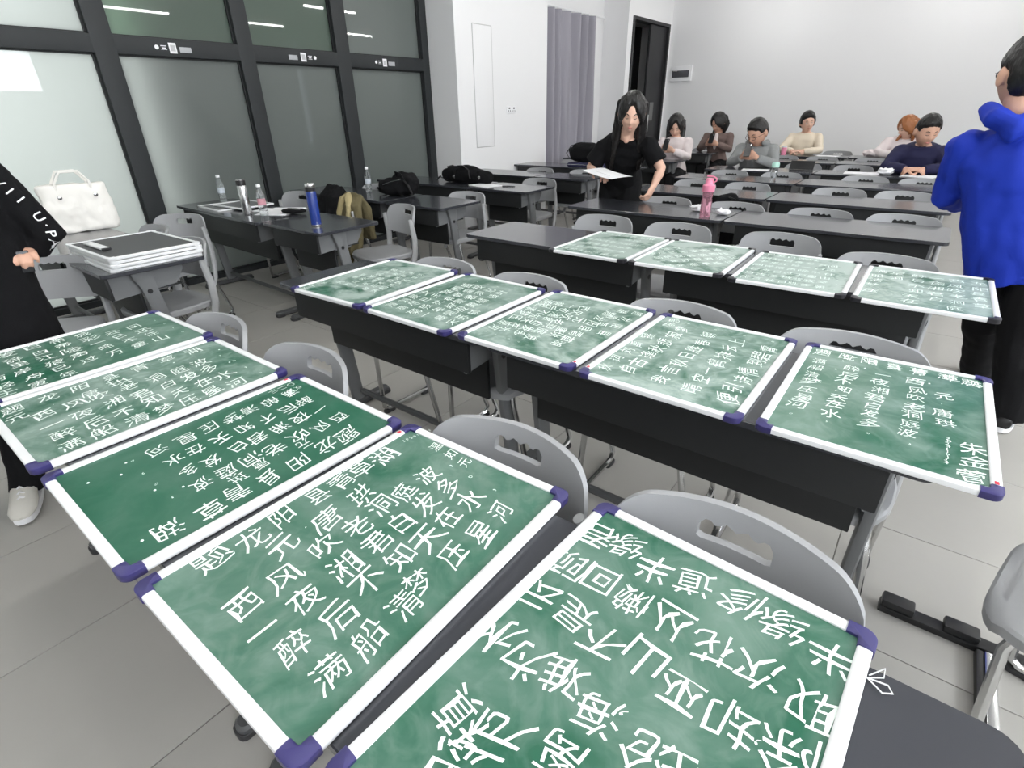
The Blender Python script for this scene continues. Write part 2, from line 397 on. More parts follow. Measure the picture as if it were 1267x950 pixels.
# stickers on the beam
def stickers(y0, order, lab):
    t = thing('sticker_row', lab, 'stickers', (X0 + .036, y0, (BEAM0 + BEAM1) / 2))
    y = 0
    for kd in order:
        if kd == 'o': MB().lathe([(.016, 0), (.016, .002)], 16, T(0, y + .016, 0, 0, 0, PI / 2)).build('round_sticker', M_white, t); y += .05
        elif kd == 's':
            g = MB(); g.box((0, y + .02, .012), (.002, .045, .006)); g.box((0, y + .02, -.003), (.002, .03, .008)); g.box((0, y + .02, -.014), (.002, .045, .003)); g.build('letter_sticker', M_white, t, False); y += .06
        elif kd == 'q':
            MB().box((0, y + .03, 0), (.002, .058, .075), b=.0008).build('square_sticker', M_white, t)
            g = MB()
            g.box((.0015, y + .03, 0), (.001, .036, .044)); g.build('sticker_print', mat('sticker_grey', (.5, .5, .52), .5), t, False); y += .085
        elif kd == 'r': MB().box((0, y + .045, -.008), (.002, .095, .04), b=.0008).build('bar_sticker', mat('bar_grey', (.42, .43, .45), .5), t); y += .13
stickers(2.235, 'osqr', 'round, square and bar stickers on the dark beam over the second pane')
stickers(3.44, 'rqso', 'bar, square and round stickers on the beam left of the wide mullion')
stickers(4.50, 'osqr', 'smallest sticker row on the dark beam nearest the white pillar')

# ceiling lamps (linear tubes running away from the camera)
M_led = bpy.data.materials.new('led_tube'); M_led.use_nodes = True
bb = M_led.node_tree.nodes['Principled BSDF']; bb.inputs['Emission Color'].default_value = (1, .99, .96, 1); bb.inputs['Emission Strength'].default_value = 46
base = None; k = 0
for x in (-3.0, -.4, 2.25):
    for y in (-1.6, .3, 2.5, 4.7, 7.2, 9.8):
        lab = 'linear ceiling lamp, %s along the %s lamp row' % (('first', 'second', 'third', 'fourth', 'fifth', 'sixth')[[-1.6, .3, 2.5, 4.7, 7.2, 9.8].index(y)], {-3.0: 'glass side', -.4: 'middle', 2.25: 'window side'}[x])
        if base is None:
            base = thing('ceiling_lamp', lab, 'ceiling lamp', (x, y, ZC - .06), 0, 'linear ceiling lamps')
            MB().box((0, .6, .045), (.08, 1.24, .03), b=.003).build('housing', M_alu, base)
            MB().tube([(0, .01, .015), (0, 1.19, .015)], .022, 10).build('tube', M_led, base)
        else: o = copy_tree(base); o.location = (x, y, ZC - .06); tag(o, lab)

# ------------------------------------------------------------------ desks
ZT = .735
ORD = ['leftmost', 'second from left', 'third from left', 'fourth from left']
def make_desk(wd, label, group, loc, rz=0, dp=.50, light=False):
    """desk: origin at floor, near left corner of the top; the modesty panel is on the near side"""
    t = thing('desk', label, 'desk', loc, rz, group)
    MB().plate(0, wd, 0, dp, ZT - .02, ZT, r=.035, n=6).build('tabletop', M_desk, t)
    i0, i1 = .13, wd - .13
    tr = MB(); tr.box((wd / 2, .035, ZT - .085), (i1 - i0 + .10, .016, .13), b=.003); tr.build('tray_front', M_deskd, t)
    MB().box((wd / 2, .21, ZT - .142), (i1 - i0 + .02, .34, .012)).build('tray_shelf', M_deskd, t, False)
    for s, x in ((-1, i0), (1, i1)):
        # end cheek of the tray: a deep plate narrowing to the back
        e = MB(); x0 = x + s * .03
        pr = [(.03, ZT - .02), (.40, ZT - .02), (.40, ZT - .06), (.35, ZT - .13), (.03, ZT - .155)]
        R1 = [(x0 - .006, a, b_) for a, b_ in pr]; R2 = [(x0 + .006, a, b_) for a, b_ in pr]
        e.rings([R1, R2] if True else None); e.build('tray_end', M_desksteel, t, False)
        # leg: flat oval column leaning slightly back towards the floor
        l = MB(); xl = x + s * .052
        sec = []
        for zz, yc, wy, wx in ((.035, .27, .035, .018), (.3, .245, .036, .018), (.62, .205, .04, .02), (ZT - .022, .19, .06, .022)):
            sec.append([(xl + wx * math.copysign(abs(math.cos(a)) ** .6, math.cos(a)), yc + wy * math.copysign(abs(math.sin(a)) ** .6, math.sin(a)), zz) for a in [2 * PI * k / 12 for k in range(12)]])
        l.rings(sec); lo = l.build('leg', M_desksteel, t)
        b_ = MB(); b_.lathe([(.0, -.004), (.012, -.004), (.013, 0)], 10, T(xl + s * .021, .2, .6, 0, 0, s * PI / 2)); b_.build('bolt', M_black, lo)
        f = MB(); f.plate(xl - .028, xl + .028, .03, .47, 0.004, .04, r=.024, n=4, b=.008); fo = f.build('foot', M_deskleg, t)
        for yy in (.06, .44):
            MB().plate(xl - .03, xl + .03, yy - .035, yy + .035, 0, .02, r=.02, n=3).build('glide', M_foot, fo)
    MB().box((wd / 2, .17, .505), (i1 - i0 + .04, .014, .19), b=.003).build('modesty_panel', M_deskd, t)
    MB().tube([(i0, .27, .10), (i1, .27, .10)], .016, 8).build('crossbar', M_deskleg, t)
    return t
ROWS = {  # near edge y, x of the right end, depth label
 'B': (.144, .262, 'nearest row, under the large chalkboards'), 'C': (1.187, .165, 'second row, under five chalkboards'),
 'D': (2.45, .17, 'third row, under four pale chalkboards'), 'E': (3.70, .13, 'row with the pink bottle'),
 'F': (4.80, .12, 'empty row behind the pink bottle'), 'G': (5.95, .1, 'row with the clear cup on it'),
 'H': (7.0, .06, 'row where the man in the grey hoodie sits'), 'I': (8.35, .06, 'second row from the back wall'), 'J': (9.42, .06, 'last row before the back wall')}
DROW = {'B': 'front', 'C': 'second', 'D': 'third', 'E': 'fourth', 'F': 'fifth', 'G': 'sixth', 'H': 'seventh', 'I': 'eighth', 'J': 'ninth'}
for k, (y, xr, ds) in ROWS.items():
    for i in (0, 1):
        make_desk(1.213, 'dark two-seat desk, %s half of the %s' % (('left', 'right')[i], ds), 'desks of the centre block', (xr - 2.44 + 1.225 * i, y, 0))
# left column beside the glazing: a long desk by the glass and a short one at the aisle in each row
LROWS = [(.752, -3.09, 0), (1.95, -3.065, -.0), (3.07, -3.075, 0), (4.17, -3.05, 0), (5.28, -3.05, 0), (6.45, -3.1, 0), (7.72, -3.06, 0), (9.46, -3.15, 0)]
LW = ['carrying the stack of boards', 'with the blue flask', 'with the water bottle and backpack', 'with the black duffel bag', 'empty, behind the duffel bag', 'with the black laptop bag', 'where the long-haired seated woman sits', 'where the bob-haired woman sits']
LW2 = ['under the white tote bag by the glass', 'with the steel flask by the glass', 'under the water bottle by the glass', 'at the glass behind the backpack', 'against the white pillar', 'in the curtain bay, near side', 'in the curtain bay, far side', 'beside the black door']
for i, (y, xr, rz) in enumerate(LROWS):
    make_desk(.70 if i != 3 else .70, 'short dark grey desk at the aisle %s' % LW[i], 'desks of the left block', (xr - .70, y, 0))
    w_ = 1.44 if i < 4 else 1.15
    make_desk(w_, 'long dark grey desk %s' % LW2[i], 'desks of the left block', (xr - .715 - w_, y + (.03 if i == 1 else .0), 0), -.04 if i == 1 else 0)

# ------------------------------------------------------------------ chairs
def back_shell():
    """curved backrest with a rounded top and a grip hole with a scalloped upper edge"""
    NU, W_ = 46, .213; zb, zt = .555, .775
    xs = sorted(set([round(-W_ + 2 * W_ * i / NU, 5) for i in range(NU + 1)]))
    hx = .068
    def top(x): 
        a = abs(x) / W_; r = .30
        return zt - (.0 if a < 1 - r else .066 * (1 - math.sqrt(max(0, 1 - ((a - (1 - r)) / r) ** 2)))) - .010 * a * a
    def bot(x): a = abs(x) / W_; return zb + .015 * a * a + (.02 * max(0, (a - .85) / .15) ** 2)
    def pos(x, z, off):
        a = x / W_; y = .205 + (z - .55) * .2 - .075 * a * a + .012
        return (x, y + off, z)
    rows = []
    for x in xs:
        b_, t_ = bot(x), top(x); c = min(1, max(0, 1))
        h0 = .702; h1 = .738 + (.005 * math.cos((x + hx) / (2 * hx) * 2 * PI * 4 + PI) if abs(x) < hx else 0)
        if abs(x) > hx - .012: h0 += .006 * max(0, min(1, (abs(x) - hx + .012) / .012)); h1 -= .006 * max(0, min(1, (abs(x) - hx + .012) / .012))
        t2 = max(t_, h1 + .003)
        zz = [b_ + (h0 - b_) * q for q in (0, .03, .25, .5, .75, 1)] + [h1] + [h1 + (t_ - h1) * q for q in (.4, .8, 1)]
        if t_ < h1 + .01: zz = [b_ + (t_ - b_) * q for q in (0, .03, .2, .38, .56, .76, .86, .93, .98, 1)]
        rows.append(zz)
    vs_ = []; fs_ = []; m = 10; n = len(xs)
    for off in (0, .016):
        for x, zz in zip(xs, rows): vs_ += [pos(x, z, off) for z in zz]
    N = n * m
    def hole(i, j): return j == 5 and abs((xs[i] + xs[i + 1]) / 2) < hx
    for i in range(n - 1):
        for j in range(m - 1):
            a, b_, c, d = i * m + j, (i + 1) * m + j, (i + 1) * m + j + 1, i * m + j + 1
            if hole(i, j): continue
            fs_.append((a, b_, c, d)); fs_.append((a + N, d + N, c + N, b_ + N))
            for (p, q, ni, nj) in ((a, b_, i, j - 1), (c, d, i, j + 1), (b_, c, i + 1, j), (d, a, i - 1, j)):
                out = ni < 0 or nj < 0 or ni >= n - 1 or nj >= m - 1 or hole(ni, nj)
                if out: fs_.append((q, p, p + N, q + N))
    mb = MB().add(vs_, fs_); return mb
def make_chair():
    t = thing('chair', 'x', 'chair')
    back_shell().build('backrest', M_chair, t, ang=50)
    seat = MB(); Rr = []
    for z, i in ((.412, .014), (.420, .002), (.444, 0), (.452, .006), (.452, .03)):
        r = []
        for k in range(32):
            a = 2 * PI * k / 32; cx_, cy_ = math.cos(a), math.sin(a)
            x = (.215 - i) * math.copysign(abs(cx_) ** .45, cx_); y = (.205 - i) * math.copysign(abs(cy_) ** .45, cy_)
            r.append((x * (1 - .06 * (y > 0)), y, z - .006 * (abs(x) < .15) * 0 - (.012 if y < -.17 else 0)))
        Rr.append(r)
    seat.rings(Rr); seat.build('seat', M_chair, t)
    for s in (-1, 1):
        MB().tube([(s * .212, .150, .70), (s * .216, .160, .64), (s * .216, .172, .55), (s * .216, .165, .44), (s * .220, .13, .33), (s * .218, .10, .28)], [.010, .014, .016, .016, .014, .012], 10, flat=1.4, up=(0, 1, 0)).build('post', M_chairp, t)
        f = MB(); f.tube([(s * .165, -.13, .415), (s * .175, -.14, .38), (s * .20, -.12, .2), (s * .218, -.10, .04), (s * .219, -.08, .022), (s * .22, -.05, .02), (s * .22, .15, .02), (s * .22, .2, .024), (s * .22, .22, .05), (s * .219, .16, .2), (s * .218, .115, .3)], .0115, 8)
        f.build('side_frame', M_chrome, t)
        for y in (-.07, .19):
            MB().plate(s * .22 - .016, s * .22 + .016, y - .035, y + .035, 0, .016, r=.014, n=3).build('glide', M_foot, t)
    c = MB(); c.tube([(-.165, -.12, .405), (.165, -.12, .405)], .01, 8); c.tube([(-.2, .12, .41), (.2, .12, .41)], .01, 8); c.build('crossbar', M_chrome, t)
    return t
CH = make_chair(); used = [False]
def chair(x, ytop, label, rz=0, group='grey chairs'):
    """ytop: where the top edge of the backrest stands (faces the camera when rz = 0)"""
    o = CH if not used[0] else copy_tree(CH)
    used[0] = True; d = .262
    o.location = (x + math.sin(rz) * d, ytop - math.cos(rz) * d, 0); o.rotation_euler = (0, 0, rz)
    tag(o, label, 'chair', group); return o
CH_ROWS = [
 ('B', .79, (-1.88, -1.36, -.60, -.12), 'behind the nearest row of boards', 0),
 ('C', 1.84, (-1.78, -1.28, -.62, -.08), 'behind the second row of boards', 0),
 ('D', 3.30, (-1.72, -1.20, -.62), 'behind the far row of boards', 0),
 ('E', 4.30, (-1.70, -1.16, -.60, -.12), 'behind the desks with the pink bottle', 0),
 ('F', 5.52, (-1.92, -1.42, -.66, -.2), 'at the empty row behind the pink bottle row', 0),
 ('G', 6.60, (-1.92, -1.38, -.60, -.12), 'at the row with the clear cup', 0),
 ('H', 7.78, (-1.93, -1.40, -.86, -.28), 'at the row of the man in the grey hoodie', 0),
 ('I', 8.98, (-1.9, -1.40, -.80, -.2), 'in the last row but one', 0),
 ('J', 10.22, (-1.95, -1.4, -.66, -.1), 'in the last row by the back wall', 0)]
for nm, y, xs, ds, _ in CH_ROWS:
    for i, x in enumerate(xs): chair(x, y + random.uniform(-.012, .012), 'grey plastic chair %s, %s' % (ds, ORD[i]), random.uniform(-.03, .03))
chair(-.10, 3.06, 'grey plastic chair behind the far row of boards, rightmost, barely showing', 0)
for x, y, lab, rz in (
    (-3.42, 1.36, 'grey chair with curved back behind the stack of boards', .05), (-4.05, 1.42, 'grey chair half hidden between tote bag and dark mullion', 0),
    (-4.42, 1.72, 'grey chair turned sideways in front of the desk with the steel flask', .5), (-3.62, .70, 'grey chair at the left between the woman and the short desk', .9),
    (-4.75, 2.93, 'grey chair behind the blue flask, nearest the glass', .1), (-3.98, 2.88, 'grey chair with black and khaki jackets hung over its back', -.1),
    (-3.26, 2.90, 'grey chair pulled out into the aisle behind the blue flask', -.25),
    (-4.55, 3.70, 'grey chair behind the clear water bottle by the glass', 0), (-3.33, 3.72, 'grey chair at the aisle behind the backpack desk', .05),
    (-3.36, 4.90, 'grey chair at the aisle behind the duffel bag', .05), (-4.02, 5.86, 'grey chair behind the second aisle desk of the left block', 0), (-3.4, 5.9, 'grey chair beside the standing woman in black', 0),
    (-4.3, 7.1, 'grey chair before the curtain', 0), (-3.42, 8.52, 'grey chair under the long-haired seated woman', 0), (-3.5, 10.2, 'grey chair under the bob-haired seated woman', 0)):
    chair(x, y, lab, rz)
# chair at the right edge of the frame (seen from the side, seat towards the camera)
o = copy_tree(CH); o.location = (.55, 1.335, 0); o.rotation_euler = (0, 0, -PI / 2 - .25); tag(o, 'grey plastic chair alone at the right edge near the camera', 'chair', 'grey chairs')

# black floor bar with raised blocks, and the bright strip branching off it
t = thing('floor_bar', 'black metal bar lying on the tiles right of the second row desk', 'floor bar', (.2, 1.60, 0))
MB().box((.55, 0, .012), (1.1, .045, .024), b=.005).build('bar', M_black, t)
for x in (.045, .20): MB().box((x, .004, .036), (.085, .05, .026), b=.009).build('block', M_black, t)
t = thing('floor_strip', 'bright metal strip running from the black floor bar towards the camera', 'floor strip', (.46, 1.575, 0))
MB().box((.008, -.16, .014), (.026, .31, .028), b=.004).build('strip', M_steel, t)
MB().box((-.014, -.16, .012), (.018, .31, .024), b=.004).build('black_edge', M_black, t)  # black strip along the left flank of the bright one

# ------------------------------------------------------------------ chalkboards
BW, BH = .4455, .600
def glyph_mesh():
    cache = {}
    c = bpy.data.curves.new('glyph', 'FONT'); c.offset = -.003; c.resolution_u = 2
    o = bpy.data.objects.new('glyph', c); C.objects.link(o)
    def get(ch):
        if ch in cache: return cache[ch]
        c.body = ch; bpy.context.view_layer.update()
        dg = bpy.context.evaluated_depsgraph_get(); me = bpy.data.meshes.new_from_object(o.evaluated_get(dg))
        vs_ = [v.co.copy() for v in me.vertices]; fs_ = [tuple(p.vertices) for p in me.polygons]
        if vs_:
            x0, x1 = min(v.x for v in vs_), max(v.x for v in vs_); y0, y1 = min(v.y for v in vs_), max(v.y for v in vs_)
            cxx, cyy = (x0 + x1) / 2, (y0 + y1) / 2
            if ord(ch) > 0x2e80 and ch not in '，。、': cyy = .33
            nv, nf = [], []                       # every facet at its own minute height, so overlapping strokes never coincide
            for f in fs_:
                dz = random.random() * 2e-4 / .06; k = len(nv)
                nv += [V((vs_[q].x - cxx, vs_[q].y - cyy, dz)) for q in f]; nf.append(tuple(range(k, k + len(f))))
            vs_, fs_ = nv, nf
        bpy.data.meshes.remove(me); cache[ch] = (vs_, fs_); return cache[ch]
    return get, o, c
GET, GO, GC = glyph_mesh()
def put(mb, ch, x, y, size, rot, z, rnd):
    """one handwritten character centred at x, y (board units), rot = direction of reading in degrees"""
    vs_, fs_ = GET(ch)
    if not vs_: return
    a = math.radians(rot + rnd.uniform(-5, 5)); s = size * .93 * rnd.uniform(.9, 1.1); sx = rnd.uniform(.86, 1.05)
    sh = rnd.uniform(.04, .22); ph = rnd.uniform(0, 9)
    out = []
    for v in vs_:
        wx = v.x + .05 * math.sin(v.y * 4.1 + ph) + .02 * math.sin(v.y * 11 + ph); wy = v.y + sh * v.x + .045 * math.sin(v.x * 4.6 + ph * 2)
        px, py = wx * sx * s, wy * s
        out.append((x + px * math.cos(a) - py * math.sin(a), y + px * math.sin(a) + py * math.cos(a), z + v.z * .06))
    dz = rnd.random() * 2e-4; mb.add([(p[0], p[1], p[2] + dz) for p in out], fs_)
POEM = ['西风吹老洞庭波，', '一夜湘君白发多。', '醉后不知天在水，', '满船清梦压星河。']
LONGYANG = ['题龙阳县青草湖', '  元·唐珙'] + POEM
QIU = ['秋词', '自古逢秋悲寂寥，', '我言秋日胜春朝。', '晴空一鹤排云上，', '便引诗情到碧霄。']
BAIDI = ['早发白帝城', '朝辞白帝彩云间，', '千里江陵一日还。', '两岸猿声啼不住，', '轻舟已过万重山。']
LIU = ['赠刘景文', '荷尽已无擎雨盖，', '菊残犹有傲霜枝。', '一年好景君须记，', '最是橙黄橘绿时。']
# rows written between u0..u1 across the reading direction; rot 90: reads away from the camera, 180: reads leftwards, -90: towards it, 0: rightwards
def write_rows(mbs, lines, rot, rnd, size, box, z, vertical=False):
    """box = (start, end) along reading, (first, last) line positions in the reading frame, origin at board centre"""
    (a0, a1), (l0, l1) = box
    R_ = Matrix.Rotation(math.radians(rot), 2)
    n = max(1, len(lines) - 1); m = max(len(q) for q in lines) - 1
    for i, ln in enumerate(lines):
        mb = MB(); mbs.append(mb)
        for j, ch in enumerate(ln):
            if ch == ' ': continue
            if vertical: p = V((l0 + (l1 - l0) * i / n, a0 + (a1 - a0) * j / m))
            else: p = V((a0 + (a1 - a0) * j / m, l0 + (l1 - l0) * i / n))
            p = p + V((rnd.uniform(-.1, .1), rnd.uniform(-.1, .1))) * size
            q = R_ @ p; s = size * (.5 if ch in '，。·' else 1)
            if abs(q.x) > BW / 2 - .03 or abs(q.y) > BH / 2 - .03: continue
            put(mb, ch, q.x, q.y, s, rot, z, rnd)
BOARDS = {
 'b1': (-2.047, .391, 1.28), 'b2': (-1.582, .385, -.16), 'b3': (-1.095, .389, -.28), 'b4': (-.625, .395, .64), 'b5': (-.138, .403, -3.1),
 'c1': (-1.890, 1.455, 2.4), 'c2': (-1.405, 1.457, -.64), 'c3': (-.923, 1.469, -.2), 'c4': (-.448, 1.460, -.31), 'c5': (.029, 1.463, .31),
 'd1': (-1.350, 2.647, .04), 'd2': (-.887, 2.650, 1.02), 'd3': (-.405, 2.628, 1.21), 'd4': (.065, 2.622, .33)}
LAB = {
 'b1': 'green chalkboard at far left, partly in front of the woman in black', 'b2': 'chalkboard of six dense white lines, second in the nearest row',
 'b3': 'deep green chalkboard with empty lower left area, third in the nearest row', 'b4': 'large clear chalkboard poem in six lines, centre of the nearest row',
 'b5': 'nearest chalkboard at bottom centre with four lines written upside down', 'c1': 'pale chalkboard at the left end of the second row, by the aisle',
 'c2': 'chalkboard with bright green lower corner, second in the second row', 'c3': 'chalkboard with green right half, third in the second row',
 'c4': 'greyish dusty chalkboard of four lines, fourth in the second row', 'c5': 'chalkboard at the right end of the second row, written in columns',
 'd1': 'whitish chalkboard at the left of the far row, beside the bare desk', 'd2': 'greenish chalkboard with slanting lines, second in the far row',
 'd3': 'dusty chalkboard with painted-in whitish sheen, third in the far row', 'd4': 'chalkboard with six pale columns beside the man in blue'}
fv = {}
def frame_meshes():
    z0, z1, fw = 0, .016, .0195
    def bar(L):
        mb = MB(); sec = []
        for k in range(12):
            a = 2 * PI * k / 12; ca, sa = math.cos(a), math.sin(a)
            sec.append((fw / 2 * math.copysign(abs(ca) ** .5, ca), (z1 - z0) / 2 * math.copysign(abs(sa) ** .5, sa) + (z1 + z0) / 2))
        mb.rings([[(-L / 2, a, b_) for a, b_ in sec], [(L / 2, a, b_) for a, b_ in sec]]); return mb
    fv['h'] = bar(BW - .05).mesh('frame_bar', M_alu); fv['v'] = bar(BH - .05).mesh('frame_bar', M_alu)
    for nm, mt in (('cap', M_cap), ('capb', M_cap_b)):
        mb = MB(); r = .017; R_ = []
        for z, i in ((-.0005, .002), (.002, 0), (.0155, 0), (.0175, .003)):
            q = []
            for k in range(7):
                a = math.radians(180 + 90 * k / 6); q.append((r + (r + .0015 - i) * math.cos(a) - .0, r + (r + .0015 - i) * math.sin(a), z))
            q += [(.036, -.0015 + i, z), (.036, .020 - i, z), (.022, .0205 - i, z), (.0205 - i, .022, z), (.020 - i, .036, z), (-.0015 + i, .036, z)]
            R_.append(q)
        mb.rings(R_); fv[nm] = mb.mesh('corner_cap', mt)
frame_meshes()
def chalkboard(key):
    x, y, a = BOARDS[key]; rnd = random.Random(key)
    t = thing('chalkboard', LAB[key], 'chalkboard', (x, y, ZT), math.radians(a), 'small framed chalkboards on the desks')
    MB().box((0, 0, .007), (BW - .02, BH - .02, .008)).build('panel', boardmat('chalkboard_green_' + key, DUST_SHEEN[key], rnd.uniform(0, 9)), t, False)
    for s in (-1, 1):
        o = child('frame_bar', fv['h'], t); o.location = (0, s * (BH / 2 - .00975), 0)
        o = child('frame_bar', fv['v'], t); o.location = (s * (BW / 2 - .00975), 0, 0); o.rotation_euler.z = PI / 2
    cm = fv['capb'] if key[0] == 'd' else fv['cap']
    for i, (sx, sy) in enumerate(((-1, -1), (1, -1), (1, 1), (-1, 1))):
        o = child('corner_cap', cm, t, 'black plastic corner cap' if key[0] == 'd' else 'purple plastic corner cap')
        o.location = (sx * BW / 2, sy * BH / 2, 0); o.rotation_euler.z = i * PI / 2
    z = .0116; mb = []
    def at_(pts, rot, size):
        M = Matrix.Rotation(-math.radians(a), 2)
        lp = V((99, 99)); g = None
        for ch, px, py in pts:
            if (V((px, py)) - lp).length > .17: g = MB(); mb.append(g)
            lp = V((px, py))
            q = M @ (V((px, py)) - V((x, y))); put(g, ch, q.x, q.y, size * (.45 if ch in '，。·、' else 1), rot, z, rnd)
    if key in PTS:
        for rot, size, pts in PTS[key]: at_(pts, rot, size)
    elif key == 'b1': write_rows(mb, BAIDI + ['壬寅年'], 90, rnd, .058, ((-.24, .25), (.17, -.17)), z)
    elif key == 'b2':
        write_rows(mb, ['题龙阳县青草湖', '元·唐珙'], 90, rnd, .056, ((-.25, .2), (.16, .10)), z)
        write_rows(mb, POEM, 90, rnd, .062, ((-.21, .24), (.055, -.165)), z)
    elif key == 'b3':
        write_rows(mb, ['题龙阳县青草湖'], -90, rnd, .062, ((-.19, .20), (.155, .155)), z)
        write_rows(mb, ['元·唐珙'], -90, rnd, .045, ((-.10, .05), (.105, .105)), z)
        write_rows(mb, POEM, -90, rnd, .052, ((-.22, .16), (.07, -.14)), z)
        write_rows(mb, ['林仪婷', '二〇二三'], -90, rnd, .026, ((-.275, -.2), (-.15, -.185)), z)
    elif key == 'c1':
        write_rows(mb, ['元·唐珙', *POEM], 90, rnd, .042, ((-.12, .20), (.12, -.12)), z)
        write_rows(mb, ['张子涵'], 90, rnd, .04, ((-.26, -.17), (.17, .17)), z)
    elif key == 'c2': write_rows(mb, LIU + ['宋苏轼'], 90, rnd, .056, ((-.20, .22), (.16, -.16)), z)
    elif key == 'c3':
        write_rows(mb, LONGYANG[::1], -90, rnd, .054, ((-.17, .22), (.09, -.17)), z)
        write_rows(mb, ['题龙阳县', '湖青草'], -90, rnd, .05, ((-.23, .0), (.17, .12)), z)
    elif key == 'c4':
        write_rows(mb, ['秋词刘禹锡'], 90, rnd, .05, ((-.22, .06), (.175, .175)), z)
        write_rows(mb, QIU[1:], 90, rnd, .06, ((-.20, .245), (.11, -.165)), z)
        write_rows(mb, ['陈思'], 90, rnd, .045, ((.2, .25), (.16, .16)), z)
    elif key == 'c5':
        write_rows(mb, ['西风吹老洞庭波，', '一夜湘君白发多。', '醉后不知天在水，', '满船清梦压星河。'], 0, rnd, .05, ((.17, -.19), (.065, -.165)), z, True)
        write_rows(mb, ['元·唐珙'], 0, rnd, .046, ((.12, -.04), (.125, .125)), z, True)
        write_rows(mb, ['题龙阳县青草湖'], 0, rnd, .052, ((-.17, .19), (.245, .245)), z)
        write_rows(mb, ['龙阳县青草湖题'], 0, rnd, .044, ((-.17, .18), (.25, .25)), z)
        write_rows(mb, ['朱金萱'], 0, rnd, .062, ((-.13, -.25), (.18, .18)), z, True)
        write_rows(mb, ['2024116134'], 0, rnd, .02, ((-.11, -.22), (.135, .135)), z, True)
    elif key == 'd1': write_rows(mb, LONGYANG, 0, rnd, .052, ((-.17, .17), (.23, -.22)), z)
    elif key == 'd2': write_rows(mb, LIU, 45, rnd, .056, ((-.2, .22), (.16, -.16)), z)
    elif key == 'd3': write_rows(mb, BAIDI + QIU[1:3], 0, rnd, .05, ((-.17, .17), (.24, -.22)), z)
    elif key == 'd4': write_rows(mb, ['满船清梦压', '星河', '醉后不知天在', '一夜湘君白', '西风吹老洞庭', '龙阳县青草'], 0, rnd, .062, ((.19, -.22), (-.17, .17)), z, True)
    for g in mb:
        if g.v: tag(g.build('chalk_writing', M_chalk, t, False), kind='stuff')
    # dots of chalk crumbs
    if key in ('b3', 'b2', 'c5'):
        g = MB()
        for _ in range(7): g.lathe([(.0, 0), (.0028, 0), (.002, .0012), (0, .0015)], 6, T(rnd.uniform(-.17, .17), rnd.uniform(-.25, -.1) if key == 'b3' else rnd.uniform(.1, .26), z))
        tag(g.build('chalk_crumbs', M_chalk, t), kind='stuff')
    if key in ('b4', 'c3', 'c4', 'c5', 'b3'):
        sx, sy = {'b4': (-.5, .5), 'c5': (.5, -.5), 'c3': (.5, -.5), 'c4': (-.5, -.5), 'b3': (-.5, .5)}[key]
        MB().box((sx * (BW - .02), sy * (BH - .09), .0163), (.007, .010, .0008)).build('sticker', M_red, t, False)
    return t
PTS = {
 'b4': [
  (90, 0.062, [('题', -0.802, 0.198), ('龙', -0.79, 0.264), ('阳', -0.802, 0.328), ('县', -0.799, 0.401), ('青', -0.8, 0.459), ('草', -0.803, 0.507), ('湖', -0.796, 0.567), ('元', -0.734, 0.287), ('·', -0.742, 0.337), ('唐', -0.728, 0.372), ('珙', -0.732, 0.455)]),
  (90, 0.034, [('温', -0.733, 0.659), ('如', -0.686, 0.658), ('元', -0.642, 0.654)]),
  (90, 0.064, [('西', -0.668, 0.183), ('风', -0.665, 0.25), ('吹', -0.674, 0.331), ('老', -0.666, 0.393), ('洞', -0.676, 0.458), ('庭', -0.671, 0.511), ('波', -0.673, 0.576), ('，', -0.657, 0.627), ('一', -0.601, 0.179), ('夜', -0.6, 0.244), ('湘', -0.606, 0.322), ('君', -0.607, 0.39), ('白', -0.61, 0.449), ('发', -0.611, 0.511), ('多', -0.61, 0.574), ('。', -0.601, 0.623), ('醉', -0.541, 0.188), ('后', -0.533, 0.256), ('不', -0.55, 0.324), ('知', -0.548, 0.39), ('天', -0.544, 0.45), ('在', -0.551, 0.508), ('水', -0.55, 0.57), ('，', -0.534, 0.62), ('满', -0.468, 0.195), ('船', -0.468, 0.26), ('清', -0.47, 0.329), ('梦', -0.484, 0.374), ('压', -0.481, 0.448), ('星', -0.476, 0.514), ('河', -0.483, 0.579)]),
  (90, 0.012, [('2', -0.81, 0.633), ('0', -0.808, 0.642), ('2', -0.806, 0.652), ('3', -0.804, 0.661), ('1', -0.802, 0.67), ('1', -0.799, 0.68), ('7', -0.797, 0.69), ('8', -0.795, 0.7)]),
 ],
 'b5': [
  (180, 0.068, [('元', -0.239, 0.271), ('稹', -0.291, 0.263), ('水', -0.326, 0.379), ('为', -0.271, 0.37), ('难', -0.217, 0.38), ('海', -0.159, 0.364), ('，', -0.134, 0.383), ('沧', -0.094, 0.359), ('经', -0.05, 0.357), ('曾', -0.004, 0.349), ('云', -0.316, 0.469), ('是', -0.259, 0.471), ('不', -0.202, 0.457), ('山', -0.145, 0.469), ('巫', -0.087, 0.452), ('却', -0.024, 0.452), ('除', 0.036, 0.457), ('，', 0.007, 0.447), ('顾', -0.313, 0.549), ('回', -0.258, 0.552), ('懒', -0.198, 0.545), ('丛', -0.138, 0.546), ('花', -0.075, 0.538), ('次', -0.018, 0.541), ('取', 0.049, 0.531), ('君', -0.31, 0.634), ('缘', -0.257, 0.641), ('半', -0.198, 0.625), ('道', -0.138, 0.632), ('修', -0.065, 0.639), ('缘', -0.008, 0.631), ('半', 0.057, 0.619), ('离', -0.168, 0.296), ('思', -0.264, 0.214)]),
 ],
}
for k_ in BOARDS: chalkboard(k_)
bpy.data.objects.remove(GO)

